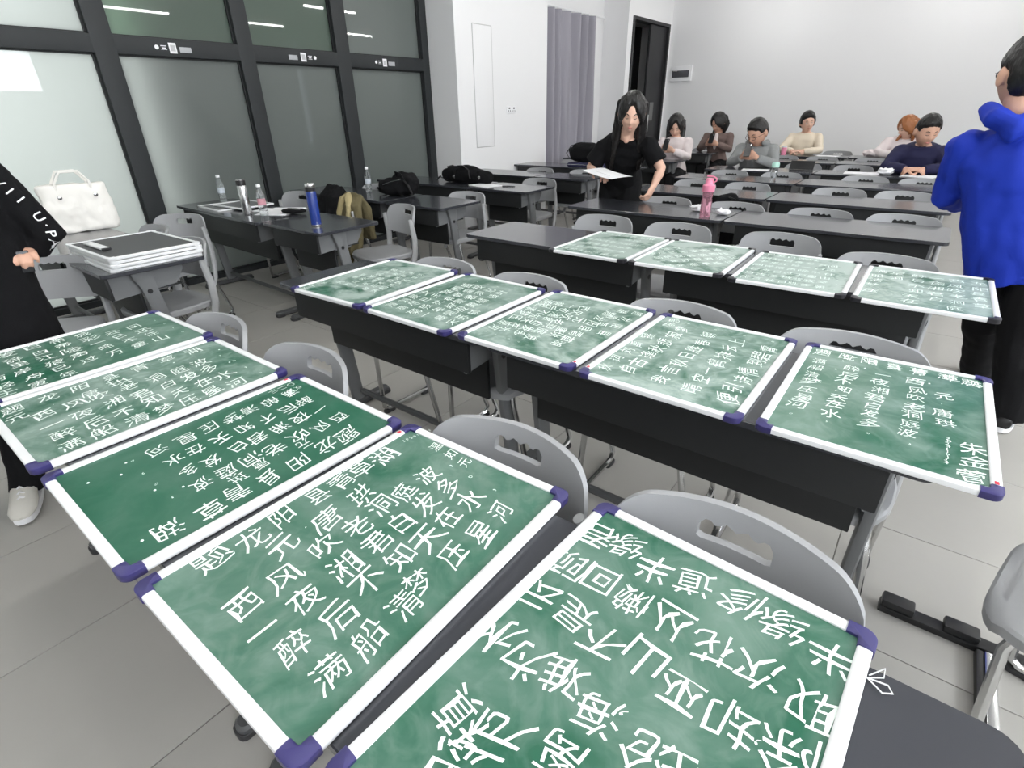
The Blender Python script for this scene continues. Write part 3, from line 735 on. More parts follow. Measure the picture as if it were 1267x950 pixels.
# ------------------------------------------------------------------ people
def hsurf(d, r=(.074, .094, .113)):
    """point of the head surface in direction d; the face looks along -y"""
    x, y, z = d
    k = 1.0
    px, py, pz = r[0] * x, r[1] * y, r[2] * z
    if z < 0:
        t = -z; px *= 1 - .30 * t ** 1.3; py *= 1 - .12 * t; 
        if y > 0: py *= 1 - .35 * t ** 1.2
        else: py -= .012 * t * (1 - t)
    f = max(0, -y)
    def g(cx_, cz_, sx, sz): return math.exp(-((x - cx_) / sx) ** 2 - ((z - cz_) / sz) ** 2) * (f > .2)
    py -= .021 * g(0, -.17, .13, .12) + .010 * g(0, -.02, .09, .16) + .004 * g(0, .24, .5, .10)
    py += .008 * g(.36, .04, .17, .12) + .008 * g(-.36, .04, .17, .12)
    py -= .006 * g(0, -.47, .22, .09) + .005 * g(0, -.75, .25, .13) - .003 * g(0, -.6, .2, .05)
    py -= .004 * (g(.42, -.2, .2, .2) + g(-.42, -.2, .2, .2))
    return V((px, py, pz))
def head_geo(mb, M, nu=48, nv=36):
    mb.ell(None, None, M, nu, nv, fn=lambda d: hsurf(d))
    for s in (-1, 1):
        mb.ell((s * .080, .010, -.004), (.011, .021, .032), M @ Matrix.Rotation(s * .0, 4, 'Z'), 10, 8)
def hand_geo(mb, W, D, N, side, curl=.5, sc=1.0, spread=.1, tn=.35):
    D = D.normalized(); N = (N - N.dot(D) * D).normalized(); A = D.cross(N).normalized()
    rr = .0088 * sc
    R_ = []
    for q, wd, th in ((-.02, .024, .018), (.0, .028, .017), (.03, .038, .016), (.06, .041, .014), (.085, .039, .011)):
        c = W + D * q * sc; R_.append([tuple(c + A * wd * sc * math.cos(a) + N * th * sc * math.sin(a)) for a in [2 * PI * k / 12 for k in range(12)]])
    mb.rings(R_)
    for i, ln in enumerate((.070, .080, .075, .058)):
        o = (i - 1.5) * .0195 * sc * side * -1; p = W + D * (.078 * sc) + A * o; a = curl * .5; pts = [p]; d0 = (D + A * (o / .03) * spread).normalized()
        for k, f in enumerate((.45, .3, .25)):
            dd_ = d0 * math.cos(a) + N * math.sin(a); p = p + dd_ * ln * f * sc; pts.append(p); a += curl * .9
        mb.tube(pts, [rr * 1.02, rr, rr * .92, rr * .8], 8, cap='r')
    p = W + D * .02 * sc + A * side * .03 * sc; q = p + (D * .6 + A * side * .65 + N * tn).normalized() * .04 * sc; r2 = q + (D * .85 + A * side * .1 + N * (tn + .05)).normalized() * .032 * sc
    mb.tube([p, q, r2], [rr * 1.25, rr * 1.1, rr * .9], 8, cap='r')
def ring(c, ax, ay, a, b_, n=20, e=.85):
    return [tuple(c + ax * a * math.copysign(abs(math.cos(t)) ** e, math.cos(t)) + ay * b_ * math.copysign(abs(math.sin(t)) ** e, math.sin(t))) for t in [2 * PI * k / n for k in range(n)]]
def torso_geo(mb, hip, chest, neck, sl, sr, inf=0, low=0, k=1.0, female=False, wide=0):
    ax = (sl - sr).normalized(); sp = (chest - hip).normalized(); ay = ax.cross(sp).normalized(); ax = sp.cross(ay).normalized() * (1 if ax.dot(sp.cross(ay)) > 0 else -1)
    hx = .165 if not female else .168; wx = .14 if not female else .118
    hw = (sl - sr).length / 2
    L = [(-.10 - low, hx - .01 + wide * .5, .105), (0, hx, .112), (.40, wx + wide, .10), (.72, max(.15, hw * .86), .112), (.93, hw * .93, .10), (1.05, hw * .72, .075), (1.14, .07, .06)]
    R_ = []
    for t, a, b_ in L:
        c = hip + (chest - hip) * t if t <= 1.05 else chest + (neck - chest) * .6
        R_.append(ring(c, ax, ay, (a if t < 1.1 else a) * k + inf, b_ * k + inf))
    mb.rings(R_)
def shoulder_ball(top, a, k): top.ell(a, (.074 * k, .074 * k, .07 * k), None, 14, 10)
def person(label, base, J, cloth, hair, skin=M_skin, voxel=.009, female=False, k=1.0, hk=1.0, name='person', face='down', glasses=False, sleeve=1.0, cat='person', lower=True, curlL=.6, curlR=.6, extras=None, hood=False, shortsl=False, disp=.012):
    """J holds joints as offsets from base (world axes). L is the side of +x."""
    t = thing(name, label, cat, base)
    P = {q: V(p) for q, p in J.items() if hasattr(p, '__len__')}
    hip, chest, neck, head = P['hip'], P['chest'], P['neck'], P['head']
    MH = Matrix.Translation(head) @ Matrix.Rotation(J.get('yaw', 0), 4, 'Z') @ Matrix.Rotation(J.get('pitch', 0), 4, 'X') @ Matrix.Rotation(J.get('roll', 0), 4, 'Y') @ Matrix.Scale(k * hk, 4)
    mb = MB()
    torso_geo(mb, hip, chest, neck, P['sL'], P['sR'], 0, 0, k, female)
    mb.tube([chest + (neck - chest) * .2, neck, MH @ V((0, .012, -.05))], [.062 * k, .054 * k, .056 * k], 14)
    head_geo(mb, MH)
    for s in 'LR':
        a, e, w_ = P['s' + s], P['e' + s], P['w' + s]
        mb.tube([a, a + (e - a) * .3, e, e + (w_ - e) * .3, w_], [.048 * k, .046 * k, .037 * k, .038 * k, .025 * k], 12, cap='r')
        if lower:
            h_, kn, an = hip + (P['sL'] - P['sR']).normalized() * (.09 * k if s == 'L' else -.09 * k), P['k' + s], P['a' + s]
            mb.tube([h_, h_ + (kn - h_) * .4, kn, kn + (an - kn) * .3, an], [.086 * k, .078 * k, .054 * k, .056 * k, .036 * k], 12, cap='r')
            mb.tube([an, an + V(J.get('toe' + s, (0, -.12, -.04))) * .65], [.034 * k, .022 * k], 10, cap='r')
    small = voxel > .007
    hb = MB()
    for s in 'LR':
        if 'h' + s in P: hand_geo(mb if not small else hb, P['w' + s], P['h' + s], P.get('n' + s, V((0, 0, -1))), J.get('side' + s, 1 if s == 'L' else -1), curlL if s == 'L' else curlR, k * 1.05, tn=J.get('tn' + s, .35))
    me = bake(mb, 'body', skin, voxel, 2)
    if hb.v:
        bm = bmesh.new(); bm.from_mesh(me); h2 = hb.mesh('h', skin); bm.from_mesh(h2); bm.to_mesh(me); bm.free(); me.shade_smooth()
    bo = child('body', me, t)
    # face
    def sp(x, z, out=.0005):
        y = -math.sqrt(max(.01, 1 - x * x - z * z)); p = hsurf(V((x, y, z))); return V((p.x, p.y - out, p.z))
    br = MB(); ey = MB(); ir = MB()
    for s in (-1, 1):
        br.tube([sp(s * .22, .25), sp(s * .38, .29), sp(s * .56, .235)], [.0022, .003, .0014], 6, MH)
        if face == 'down': ir.tube([sp(s * .22, .05), sp(s * .36, .015), sp(s * .50, .05)], [.0014, .0026, .0014], 6, MH)
        else:
            c = sp(s * .36, .06, -.006); ey.ell(c, (.0125, .008, .0065), MH, 12, 8); ir.ell((c.x, c.y - .0055, c.z), (.0048, .003, .0055), MH, 10, 6)
            ir.tube([sp(s * .2, .07), sp(s * .36, .125), sp(s * .52, .07)], [.001, .0018, .001], 6, MH)
    br.build('eyebrow', hair['m'] if hair.get('brow', 1) else M_hair, t); ir.build('eye', M_black, t)
    if ey.v: ey.build('eyeball', M_white, t)
    lp = MB(); lp.tube([sp(-.22, -.47), sp(-.1, -.455, .002), sp(0, -.465, .002), sp(.1, -.455, .002), sp(.22, -.47)], [.001, .0038, .0042, .0038, .001], 8, MH, flat=.8)
    lp.build('mouth', M_lip, t)
    if glasses:
        g = MB()
        for s in (-1, 1):
            c = sp(s * .36, .03, .016); n = 16
            pts = [V((c.x + .025 * math.cos(2 * PI * q / n), c.y + abs(math.cos(2 * PI * q / n)) * .002, c.z + .017 * math.sin(2 * PI * q / n))) for q in range(n + 1)]
            g.tube(pts, .0018, 6, MH); g.tube([c + V((s * .025, 0, .004)), V((s * .082, -.03, c.z + .004)), V((s * .083, .02, c.z))], .0016, 6, MH)
        g.tube([sp(-.09, .05, .012), sp(.09, .05, .012)], .0016, 6, MH); g.build('glasses', M_black, t)
    # hair
    hm = hair['m']; kind = hair['kind']; hb = MB()
    def hfn(d):
        x, y, z = d
        p = hsurf(V((x, max(y, -.98) if y < 0 else y, z))); base_ = V((.074 * x, .094 * y * (1 - .15 * max(0, -z)), .113 * z))
        front = y < 0
        line = .52 - .25 * abs(x) if front else (-.62 if kind == 'short' else -.45)
        if front: line = (.62 - .30 * abs(x) ** 1.5) if kind in ('short', 'bun') else .72 - 1.5 * max(0, abs(x) - .16)
        line += .05 * noise.noise(V((x * 9, y * 3, 2)))
        if front and y > -.45: line = (.12 if kind == 'short' else -.1) if kind in ('short', 'bun') else -.6
        m_ = (z - line) / .1
        if y > -.35 and y < .35 and abs(x) > .6 and kind == 'short': m_ = min(m_, (z - .12) / .1)
        m_ = min(1, max(-1, m_))
        th = .009 + .013 * max(0, z) + (0 if kind == 'short' else .006)
        if kind == 'short' and y > -.2: th *= min(1, max(.2, (z + .78) / .7))
        nn = noise.noise(V((x * 6, y * 6, z * 3))) * .003
        off = th * (m_ * .5 + .5) - .012 * (1 - (m_ * .5 + .5)) + nn * (m_ > 0)
        if z < 0: base_ = base_.lerp(hsurf(V((x, y, z))), .75 if kind == 'short' else .3)
        return base_ + V((x, y, z)) * off + V((0, .004 * (y > 0), 0))
    hb.ell(None, None, MH, 48, 36, fn=hfn)
    if kind in ('long', 'bob'):
        # side and back falls: wide flattened strands hanging from the crown
        for (x0, y0, x1, y1, w_) in hair['falls']:
            zb = hair['len']
            pts = [MH @ V((x0 * .3, y0 * .6, .085)), MH @ V((x0, y0, .045))]
            p2 = MH @ V((x0 * 1.08, y0, -.05)); end = MH.translation + V((x1, y1, zb)); pts += [p2, p2.lerp(end, .5), end]
            hb.tube(pts, [w_ * .8, w_, w_ * 1.05, w_ * 1.0, w_ * .55], 10, flat=.55, up=(0, 1, 0), cap='r')
    if kind == 'bun': hb.ell((0, .11, .01), (.035, .03, .035), MH)
    hme = bake(hb, 'hair', hm, .006 if voxel < .007 else .008, 2, .004, .02); child('hair', hme, t)
    # clothing
    top = MB(); inf = cloth.get('inf', .018) * k
    torso_geo(top, hip, chest, neck, P['sL'], P['sR'], inf, cloth.get('low', .25), k, female, cloth.get('wide', 0))
    for s in 'LR':
        a, e, w_ = P['s' + s], P['e' + s], P['w' + s]; shoulder_ball(top, a, k)
        if cloth.get('short'):
            en = a + (e - a) * cloth['short']; top.tube([a + (a - e) * .05, a + (e - a) * .3, en], [.066 * k, .07 * k, .078 * k], 14)
        else:
            f = w_ + (e - w_) * .10
            top.tube([a + (a - e) * .05, a + (e - a) * .4, e, e + (w_ - e) * .4, f], [.068 * k, .064 * k, .056 * k, .052 * k, .040 * k], 14)
    if hood:
        bk = 1 if not J.get('back') else -1
        hc = neck + V((0, bk * .055 * k, -.035 if bk > 0 else -.012))
        def HP(x, y, z): return hc + V((x, y * bk, z)) * k
        top.tube([HP(-.085, -.12, .01), HP(-.10, -.04, .015), HP(-.065, .035, -.015), HP(0, .06, -.05), HP(.065, .035, -.015), HP(.10, -.04, .015), HP(.085, -.12, .01)], [.024 * k, .032 * k, .045 * k, .055 * k, .045 * k, .032 * k, .024 * k], 12, cap='r')
    tm = bake(top, 'shirt', cloth['m'], max(voxel, .007) * 1.0, 3, disp, .11 * k, shift=base); child(cloth.get('name', 'shirt'), tm, t)
    if lower:
        tr = MB(); lat = (P['sL'] - P['sR']).normalized()
        tr.rings([ring(hip + V((0, 0, z)) * k, lat, lat.cross(V((0, 0, 1))), a * k, b_ * k) for z, a, b_ in ((-.12, .15, .11), (0, .182, .128), (.1, .155, .115))])
        for s in 'LR':
            h_, kn, an = hip + lat * (.09 * k if s == 'L' else -.09 * k), P['k' + s], P['a' + s]
            lw = cloth.get('legw', 1)
            tr.tube([h_, h_ + (kn - h_) * .5, kn, kn + (an - kn) * .5, an + V((0, 0, -.03))], [.102 * k, .092 * k * lw, .074 * k * lw, .066 * k * lw, .06 * k * lw], 14)
            sh = MB(); tv = V(J.get('toe' + s, (0, -.13, -.04))); hz = V((tv.x, tv.y, 0)).normalized(); lt = V((-hz.y, hz.x, 0)); zc = P['a' + s].z
            an0 = V((an.x, an.y, 0))
            R_ = []; 
            for q, wd, hh in ((-.075, .018, .03), (-.07, .032, .06), (-.03, .038, .105), (.03, .042, .095), (.09, .048, .055), (.14, .047, .042), (.175, .034, .032), (.19, .012, .02)):
                c = an0 + hz * q * k; z0 = max(.0, an.z - .075)
                R_.append([tuple(c + lt * wd * k * math.cos(a) + V((0, 0, z0 + .012 + (hh * k) * (.5 + .5 * math.sin(a))))) for a in [2 * PI * u / 12 for u in range(12)]])
            sh.rings(R_); so = sh.build('shoe', cloth.get('shoe', M_black), t)
            sl = MB(); R_ = []
            z0 = max(.0, an.z - .075)
            for zz in (z0, z0 + .022):
                R_.append([tuple(an0 + hz * (.057 + .137 * math.copysign(abs(math.cos(a)) ** .7, math.cos(a))) * k + lt * .044 * k * math.copysign(abs(math.sin(a)) ** .7, math.sin(a)) + V((0, 0, zz))) for a in [2 * PI * u / 20 for u in range(20)]])
            sl.rings(R_); sl.build('sole', M_white if cloth.get('shoe') else M_black, so)
            if cloth.get('laces'):
                lc = MB()
                for q in (.03, .05, .07, .09):
                    c = an0 + hz * q * k; lc.tube([c + lt * .028 + V((0, 0, z0 + .075 - (q - .03) * .45)), c + hz * .008 + V((0, 0, z0 + .108 - (q - .03) * .62)), c - lt * .028 + V((0, 0, z0 + .075 - (q - .03) * .45))], .004, 6)
                lc.build('laces', M_white, so)
        mt = cloth.get('tm', M_fblack2); child('trousers', bake(tr, 'trousers', mt, max(voxel, .008), 3, disp, .14, shift=base), t)
    if extras: extras(t, P, MH)
    return t

def seated(label, base, x=0, face='down', lean=0, k=1.08, hk=1.12, ang=0, arms='phone', **kw):
    """sits facing the camera side; lean pushes chest and head forward (towards -y)"""
    l = lean; R_ = Matrix.Rotation(ang, 3, 'Z')
    J = {'hip': (0, 0, .53), 'chest': (0, -.05 - l * .8, .985 - l * .2), 'neck': (0, -.075 - l, 1.075 - l * .25), 'head': (0, -.11 - l * 1.15, 1.175 - l * .32),
         'sL': (.185, -.05 - l * .8, .96 - l * .2), 'sR': (-.185, -.05 - l * .8, .96 - l * .2), 'kL': (.11, -.42, .50), 'kR': (-.11, -.42, .50), 'aL': (.11, -.40, .085), 'aR': (-.11, -.40, .085)}
    if arms == 'phone': J.update(eL=(.25, -.16 - l, .78), eR=(-.25, -.16 - l, .78), wL=(.075, -.33 - l, .87), wR=(-.075, -.33 - l, .87), hL=(-.5, -.6, .35), hR=(.5, -.6, .35), nL=(-.4, .6, .4), nR=(.4, .6, .4))
    elif arms == 'table': J.update(eL=(.27, -.24 - l, .80), eR=(-.27, -.24 - l, .80), wL=(.06, -.40 - l, .79), wR=(-.06, -.42 - l, .79), hL=(-1, -.25, .05), hR=(1, -.15, .1), nL=(0, .3, -1), nR=(0, .3, -1))
    elif arms == 'rest': J.update(eL=(.30, -.20 - l, .79), eR=(-.30, -.20 - l, .79), wL=(.10, -.38 - l, .785), wR=(-.20, -.42 - l, .785), hL=(-.8, -.5, 0), hR=(.4, -.9, 0), nL=(0, 0, -1), nR=(0, 0, -1))
    J = {q: R_ @ V(p) for q, p in J.items()}
    J['yaw'] = kw.pop('yaw', 0) + ang; J['pitch'] = kw.pop('pitch', .35); J['roll'] = kw.pop('roll', 0)
    J['toeL'] = J['toeR'] = R_ @ V((0, -.13, -.04))
    return person(label, base, J, k=k, hk=hk, face=face, **kw)
def phone(label, loc, rot, parent=None):
    t = thing('phone', label, 'phone', loc); t.rotation_euler = rot
    MB().plate(-.038, .038, -.078, .078, -.0045, .0045, r=.01, b=.0015).build('phone_case', M_phone, t)
    MB().lathe([(.0, .0046), (.007, .0046), (.0075, .0055), (.0, .0055)], 12, T(.02, .058, 0)).build('camera_lens', M_steel, t)
    return t
LH = [(-.078, .03, -.10, -.0, .032), (.078, .03, .10, -.0, .032), (-.045, .075, -.08, .10, .045), (.045, .075, .08, .10, .045), (0, .09, 0, .12, .045)]

# woman in black bending over the desks with a sheet of paper
def wear(m, **kw): return dict(m=m, **kw)
HB = dict(m=M_hair)
person('standing woman with long black hair, black short-sleeved top, holding a paper sheet', (-2.2, 4.45, 0),
    dict(hip=(-.03, .02, .84), chest=(.09, -.20, 1.17), neck=(.15, -.30, 1.255), head=(.225, -.40, 1.375), sL=(.295, -.20, 1.145), sR=(-.085, -.23, 1.13),
         eL=(.42, -.20, .985), wL=(.40, -.27, .865), hL=(-.03, -.05, -.1), nL=(-.8, 0, 0), eR=(-.20, -.24, .965), wR=(-.05, -.41, .955), hR=(.9, -.4, -.15), nR=(.1, -.2, -1),
         kL=(.08, -.05, .45), kR=(-.12, -.02, .45), aL=(.09, .05, .085), aR=(-.13, .05, .085), yaw=.42, pitch=.38, roll=.06),
    wear(M_fblack, short=.72, low=.2, legw=1.2), dict(m=M_hair, kind='long', len=-.40, falls=[(-.074, .045, -.26, .22, .042), (.072, .055, -.02, .24, .034), (-.05, .08, -.2, .26, .055), (.03, .085, -.1, .27, .055), (-.068, .03, -.235, .17, .03)]),
    M_skin2, .0055, True, 1.0, 1.14, curlL=.8, curlR=.5, extras=lambda t, P, MH: child('neckline', MB().ell(P['neck'].lerp(P['chest'], .42) + V((.03, -.058, .005)), (.034, .026, .055), None, 16, 10).mesh('neckline', M_skin2), t, 'skin in the V-shaped neckline'))
t = thing('paper_sheet', 'white sheet of paper held by the standing woman in black', 'paper', (-2.10, 3.96, .925)); t.rotation_euler = (.1, .12, -.35)
pg = MB(); nx, ny = 8, 6; vs_ = []
for off in (0, .0006):
    for j in range(ny + 1):
        for i in range(nx + 1):
            x = -.17 + .34 * i / nx; y = -.11 + .22 * j / ny; vs_.append((x, y, .22 * x * x - .35 * (y + .11) ** 2 + off + .04))
fs_ = []
N = (nx + 1) * (ny + 1)
for j in range(ny):
    for i in range(nx):
        a = j * (nx + 1) + i; fs_ += [(a, a + nx + 1, a + nx + 2, a + 1), (a + N, a + 1 + N, a + nx + 2 + N, a + nx + 1 + N)]
pg.add(vs_, fs_); pg.build('sheet', M_white, t)
g = MB()
g.box((-.01, -.035, .0402), (.16, .003, .0008)); g.build('printed_line', mat('print_grey', (.4, .4, .42), .6), t, False)

# man in the blue hooded jacket, back turned, at the right edge
person('man in bright blue hooded jacket and black trousers seen from behind', (.3, 3.13, 0),
    dict(hip=(.06, .02, .83), chest=(-.085, -.0, 1.25), neck=(-.13, -.0, 1.375), head=(-.14, .03, 1.50), sR=(-.255, .02, 1.235), sL=(.115, -.02, 1.235),
         eR=(-.265, .09, 1.02), wR=(-.20, .27, .97), hR=(.6, .8, .1), nR=(0, 0, -1), eL=(.23, .02, .99), wL=(.12, .22, .93), hL=(-.5, .8, 0), nL=(0, 0, -1),
         kR=(.06, .20, .45), aR=(.15, .55, .085), kL=(.18, -.02, .45), aL=(.25, .02, .085), toeR=(-.03, .13, -.04), toeL=(.02, .13, -.04), yaw=PI + .38, pitch=-.02, back=(.1, -1, 0)),
    wear(M_fblue, low=.16, inf=.03, wide=.03, legw=1.25, shoe=M_black, laces=True), dict(m=M_hair, kind='short'), M_skin, .0055, False, 1.0, 1.16, face='open', glasses=True, hood=True, disp=.016)

# woman in black at the left edge photographing the boards
def letters(t, P, MH):
    mb = MB(); txt = 'VII U.PAC'
    p0, p1 = V((.075, .135, 1.21)), None
    pts = [V((.03, .205, 1.215)), V((.05, .255, 1.135)), V((.06, .285, 1.05)), V((.06, .285, .965))]
    n = len(txt)
    for i, ch in enumerate(txt):
        u = i / (n - 1) * 2.999; k = min(2, int(u)); f = u - k; c = pts[k].lerp(pts[k + 1], f); d = (pts[k + 1] - pts[k]).normalized()
        nrm = V((.95, -.25, .1)); nrm = (nrm - nrm.dot(d) * d).normalized(); up = nrm.cross(d) * -1
        vs_, fs_ = GET(ch)
        mb.add([tuple(c + (d * v.x * 1.15 - up * v.y) * .042 + nrm * .004) for v in vs_], fs_)
    o = mb.build('sleeve_print', M_white, t, False)
    tgt = [x for x in t.children if x.name.startswith('coat')][0]
    from mathutils.bvhtree import BVHTree
    me = tgt.data; bvh = BVHTree.FromPolygons([v.co for v in me.vertices], [tuple(p.vertices) for p in me.polygons])
    dr_ = V((.95, -.22, .1)).normalized()
    for v in o.data.vertices:
        h_ = bvh.ray_cast(v.co + dr_ * .3, -dr_)
        if h_[0] is not None and (h_[0] - v.co).length < .09: v.co = h_[0] + dr_ * .0025
        else: q = bvh.find_nearest(v.co); v.co = q[0] + q[1] * .0025
    tag(o, kind='stuff')
GET, GO, GC = glyph_mesh(); GC.offset = .004
person('woman in long black coat with white sleeve lettering at the left edge, holding a phone', (-2.66, .25, 0),
    dict(hip=(-.04, 0, .84), chest=(-.05, -.0, 1.27), neck=(-.04, 0, 1.38), head=(.0, -.01, 1.51), sL=(-.03, .19, 1.235), sR=(-.07, -.19, 1.235),
         eL=(.02, .285, 1.01), wL=(-.045, .185, .965), hL=(1, -.05, .18), nL=(0, 0, -1), sideL=-1, tnL=1.5, eR=(-.0, -.27, 1.02), wR=(.12, -.20, .95), hR=(.35, .9, .0), nR=(-.4, .3, -.1),
         kL=(.0, .0, .45), kR=(.0, -.22, .45), aL=(-.0, -.12, .085), aR=(-.02, -.34, .085), toeL=(.11, -.04, -.04), toeR=(.11, -.06, -.04), yaw=PI / 2 - .2, pitch=.3),
    wear(M_fblack, name='coat', low=.95, inf=.035, wide=.07, legw=1.0, shoe=mat('white_shoe', (.62, .6, .55), .7), laces=True), dict(m=M_hair, kind='long', len=-.3, falls=LH),
    M_skin, .0055, True, 1.0, 1.0, curlL=.95, curlR=1.0, extras=letters)
bpy.data.objects.remove(GO)
t = thing('phone', 'dark phone with pale lit screen held up by the woman at left', 'phone', (-2.598, .345, .952)); t.rotation_euler = (-.06, -.1, -.04)
MB().box((0, 0, 0), (.010, .20, .078), b=.004).build('phone_case', M_phone, t)
MB().box((.0056, -.04, 0), (.001, .10, .056)).build('screen', M_screen, t, False)

# seated people in the back rows
def front(m, name, off=(0, 0), r=(.055, .05, .15), t_=.28):
    def f(t, P, MH):
        fw = (P['sL'] - P['sR']).normalized().cross(V((0, 0, 1))); c = P['chest'].lerp(P['hip'], t_) + fw * .098
        mb = MB(); mb.ell(c, r, None, 20, 14); mb.build(name, m, t)
    return f
seated('woman with long straight hair in white top looking at her phone', (-3.27, 8.28, 0), cloth=wear(M_fwhite, low=.1), hair=dict(m=M_hair, kind='long', len=-.33, falls=LH), skin=M_skin2, female=True, yaw=.3, pitch=.5, hk=1.2)
seated('woman with bobbed black hair in taupe cardigan looking at her phone', (-3.22, 10.02, 0), cloth=wear(M_fbrown, low=.1), hair=dict(m=M_hair, kind='bob', len=-.16, falls=[(-.078, .02, -.088, .01, .034), (.078, .02, .088, .01, .034), (-.05, .07, -.06, .08, .045), (.05, .07, .06, .08, .045)]), female=True, yaw=-.5, pitch=.5, hk=1.2, extras=front(M_fwhite, 'inner_shirt', r=(.05, .05, .14), t_=.2))
seated('man with glasses in grey hoodie holding his phone over the desk', (-1.93, 7.72, 0), lean=.16, cloth=wear(M_fgrey, inf=.03, low=.1), hair=dict(m=M_hair, kind='short'), skin=M_skin, glasses=True, yaw=-.4, pitch=.5, hood=True, k=1.12, hk=1.2)
seated('smiling woman in cream shirt resting her arms on the last desks', (-1.88, 10.05, 0), arms='table', cloth=wear(M_fcream, low=.1), hair=dict(m=M_hair, kind='bun'), skin=M_skin2, female=True, face='open', yaw=.45, pitch=.1, roll=-.1, hk=1.15)
seated('person with reddish brown hair leaning low over the last desk', (-.56, 10.0, 0), lean=.18, arms='table', cloth=wear(M_fwhite, low=.1), hair=dict(m=M_hairb, kind='bob', len=-.16, brow=0, falls=[(-.078, .02, -.088, .01, .034), (.078, .02, .088, .01, .034), (-.05, .07, -.06, .08, .045), (.05, .07, .06, .08, .045)]), skin=M_skin2, female=True, yaw=-.9, pitch=.4, hk=1.1)
seated('man in navy jacket with black shirt looking down at white papers', (-.26, 7.78, 0), lean=.10, arms='table', cloth=wear(M_fnavy, inf=.035, low=.1, wide=.02), hair=dict(m=M_hair, kind='short'), skin=M_skin, yaw=.45, pitch=.35, k=1.12, hk=1.2, extras=front(M_fblack, 'inner_shirt', r=(.075, .06, .20)))
phone('black phone held by the long-haired woman in white', (-3.25, 7.83, .955), (1.1, 0, 0))
phone('black phone held by the woman in the taupe cardigan', (-3.2, 9.58, .955), (1.1, 0, 0))
phone('black phone held by the man in the grey hoodie', (-1.93, 7.13, .95), (1.1, 0, 0))

# ------------------------------------------------------------------ things on the desks
def bottle(label, x, y, lm=M_label, z=ZT, s=1.0):
    t = thing('water_bottle', label, 'bottle', (x, y, z), 0, 'clear water bottles')
    pr = [(.0, .001), (.026, .001), (.030, .006), (.030, .03), (.028, .035), (.030, .042), (.030, .07), (.0285, .075), (.0285, .125), (.030, .13), (.029, .15), (.022, .175), (.0135, .195), (.0125, .205)]
    MB().lathe([(r * s, q * s) for r, q in pr], 24).build('bottle_body', M_clear, t)
    MB().lathe([(.0292 * s, .077 * s), (.0292 * s, .123 * s)], 24).build('label', lm, t)
    c = MB(); c.lathe([(.0145 * s, .205 * s), (.0155 * s, .206 * s), (.0155 * s, .222 * s), (.014 * s, .225 * s), (.0, .225 * s)], 20); c.build('cap', M_white, t)
bottle('clear water bottle beside the white boards, nearest the glass', -5.02, 2.31)
bottle('clear water bottle with red label behind the blue flask', -4.03, 2.13, M_labelr)
bottle('clear water bottle alone on the desk of the backpack', -4.40, 3.43)
t = thing('steel_flask', 'brushed steel flask with black lid on the desk by the glass', 'flask', (-4.16, 2.05, ZT))
t.location = (-4.18, 2.08, ZT)
MB().lathe([(0, .001), (.031, .001), (.033, .006), (.033, .205), (.030, .212), (0, .212)], 28).build('flask_body', M_steel, t)
MB().lathe([(.030, .212), (.033, .214), (.033, .246), (.031, .25), (0, .25)], 24).build('lid', M_black, t)
MB().lathe([(.034, .25), (.034, .256), (0, .257)], 24).build('lid_rim', M_steel, t)
t = thing('blue_flask', 'tall blue flask with steel and black lid on the short aisle desk', 'flask', (-3.31, 2.10, ZT))
MB().lathe([(0, .001), (.033, .001), (.035, .008), (.035, .012)], 28).build('base_ring', M_steel, t)
MB().lathe([(.035, .012), (.035, .215), (.033, .225), (0, .225)], 28).build('flask_body', M_bluepaint, t)
MB().lathe([(.032, .225), (.033, .229), (.033, .248), (.031, .25)], 24).build('lid', M_black, t)
MB().lathe([(.032, .25), (.033, .252), (.033, .27), (.029, .276), (0, .277)], 24).build('lid_top', M_steel, t)
t = thing('pink_bottle', 'pink translucent sports bottle on the fourth row desk', 'bottle', (-1.24, 3.80, ZT))
pr = [(0, .001), (.033, .001), (.036, .008), (.036, .10), (.031, .12), (.034, .14), (.034, .175)]
MB().lathe(pr, 24).build('bottle_body', M_pinkc, t)
MB().lathe([(.040, .165), (.041, .168), (.041, .205), (.030, .212), (.026, .225), (.026, .245), (.020, .25), (0, .25)], 24).build('lid', M_pink, t)
l = MB(); l.tube([(.03, 0, .225), (.045, 0, .235), (.045, 0, .25), (.02, 0, .262), (-.02, 0, .262)], .005, 8); l.build('carry_loop', M_pink, t)
def crumple(label, x, y, s=1, z=ZT):
    mb = MB()
    def fn(d):
        r = .03 * s * (1 + .5 * noise.noise(d * 2.3 + V((x, y, 0)) * 9)); return V((d.x * r * 1.4, d.y * r, max(-.0, .5 + .5 * d.z) * r * 1.1 + .0005))
    mb.ell(None, None, None, 14, 10, fn=fn); o = mb.build('crumpled_tissue', M_white, None, ang=20); o.location = (x, y, z); tag(o, label, 'tissue')
crumple('crumpled white tissue left of the pink bottle', -1.36, 3.99, 1.3)
crumple('crumpled white tissue right of the pink bottle', -1.16, 3.93, 1.2)
crumple('crumpled white tissue beside the papers of the man in navy', -.50, 7.2, 1.9)
t = thing('plastic_cup', 'tall clear cup with mint lid on the sixth row desk', 'cup', (-1.38, 6.2, ZT))
MB().lathe([(0, .001), (.03, .001), (.033, .12)], 24).build('cup_body', M_clear, t)
MB().lathe([(.033, .12), (.036, .122), (.036, .155), (.03, .17), (0, .17)], 24).build('lid', M_mint, t)
t = thing('pink_cup', 'small pink cup in front of the woman in cream', 'cup', (-2.05, 9.55, ZT))
MB().lathe([(0, .001), (.035, .001), (.038, .08), (.034, .11), (0, .11)], 20).build('cup_body', M_pink, t)
MB().lathe([(.036, .11), (.036, .13), (0, .132)], 20).build('lid', M_white, t)
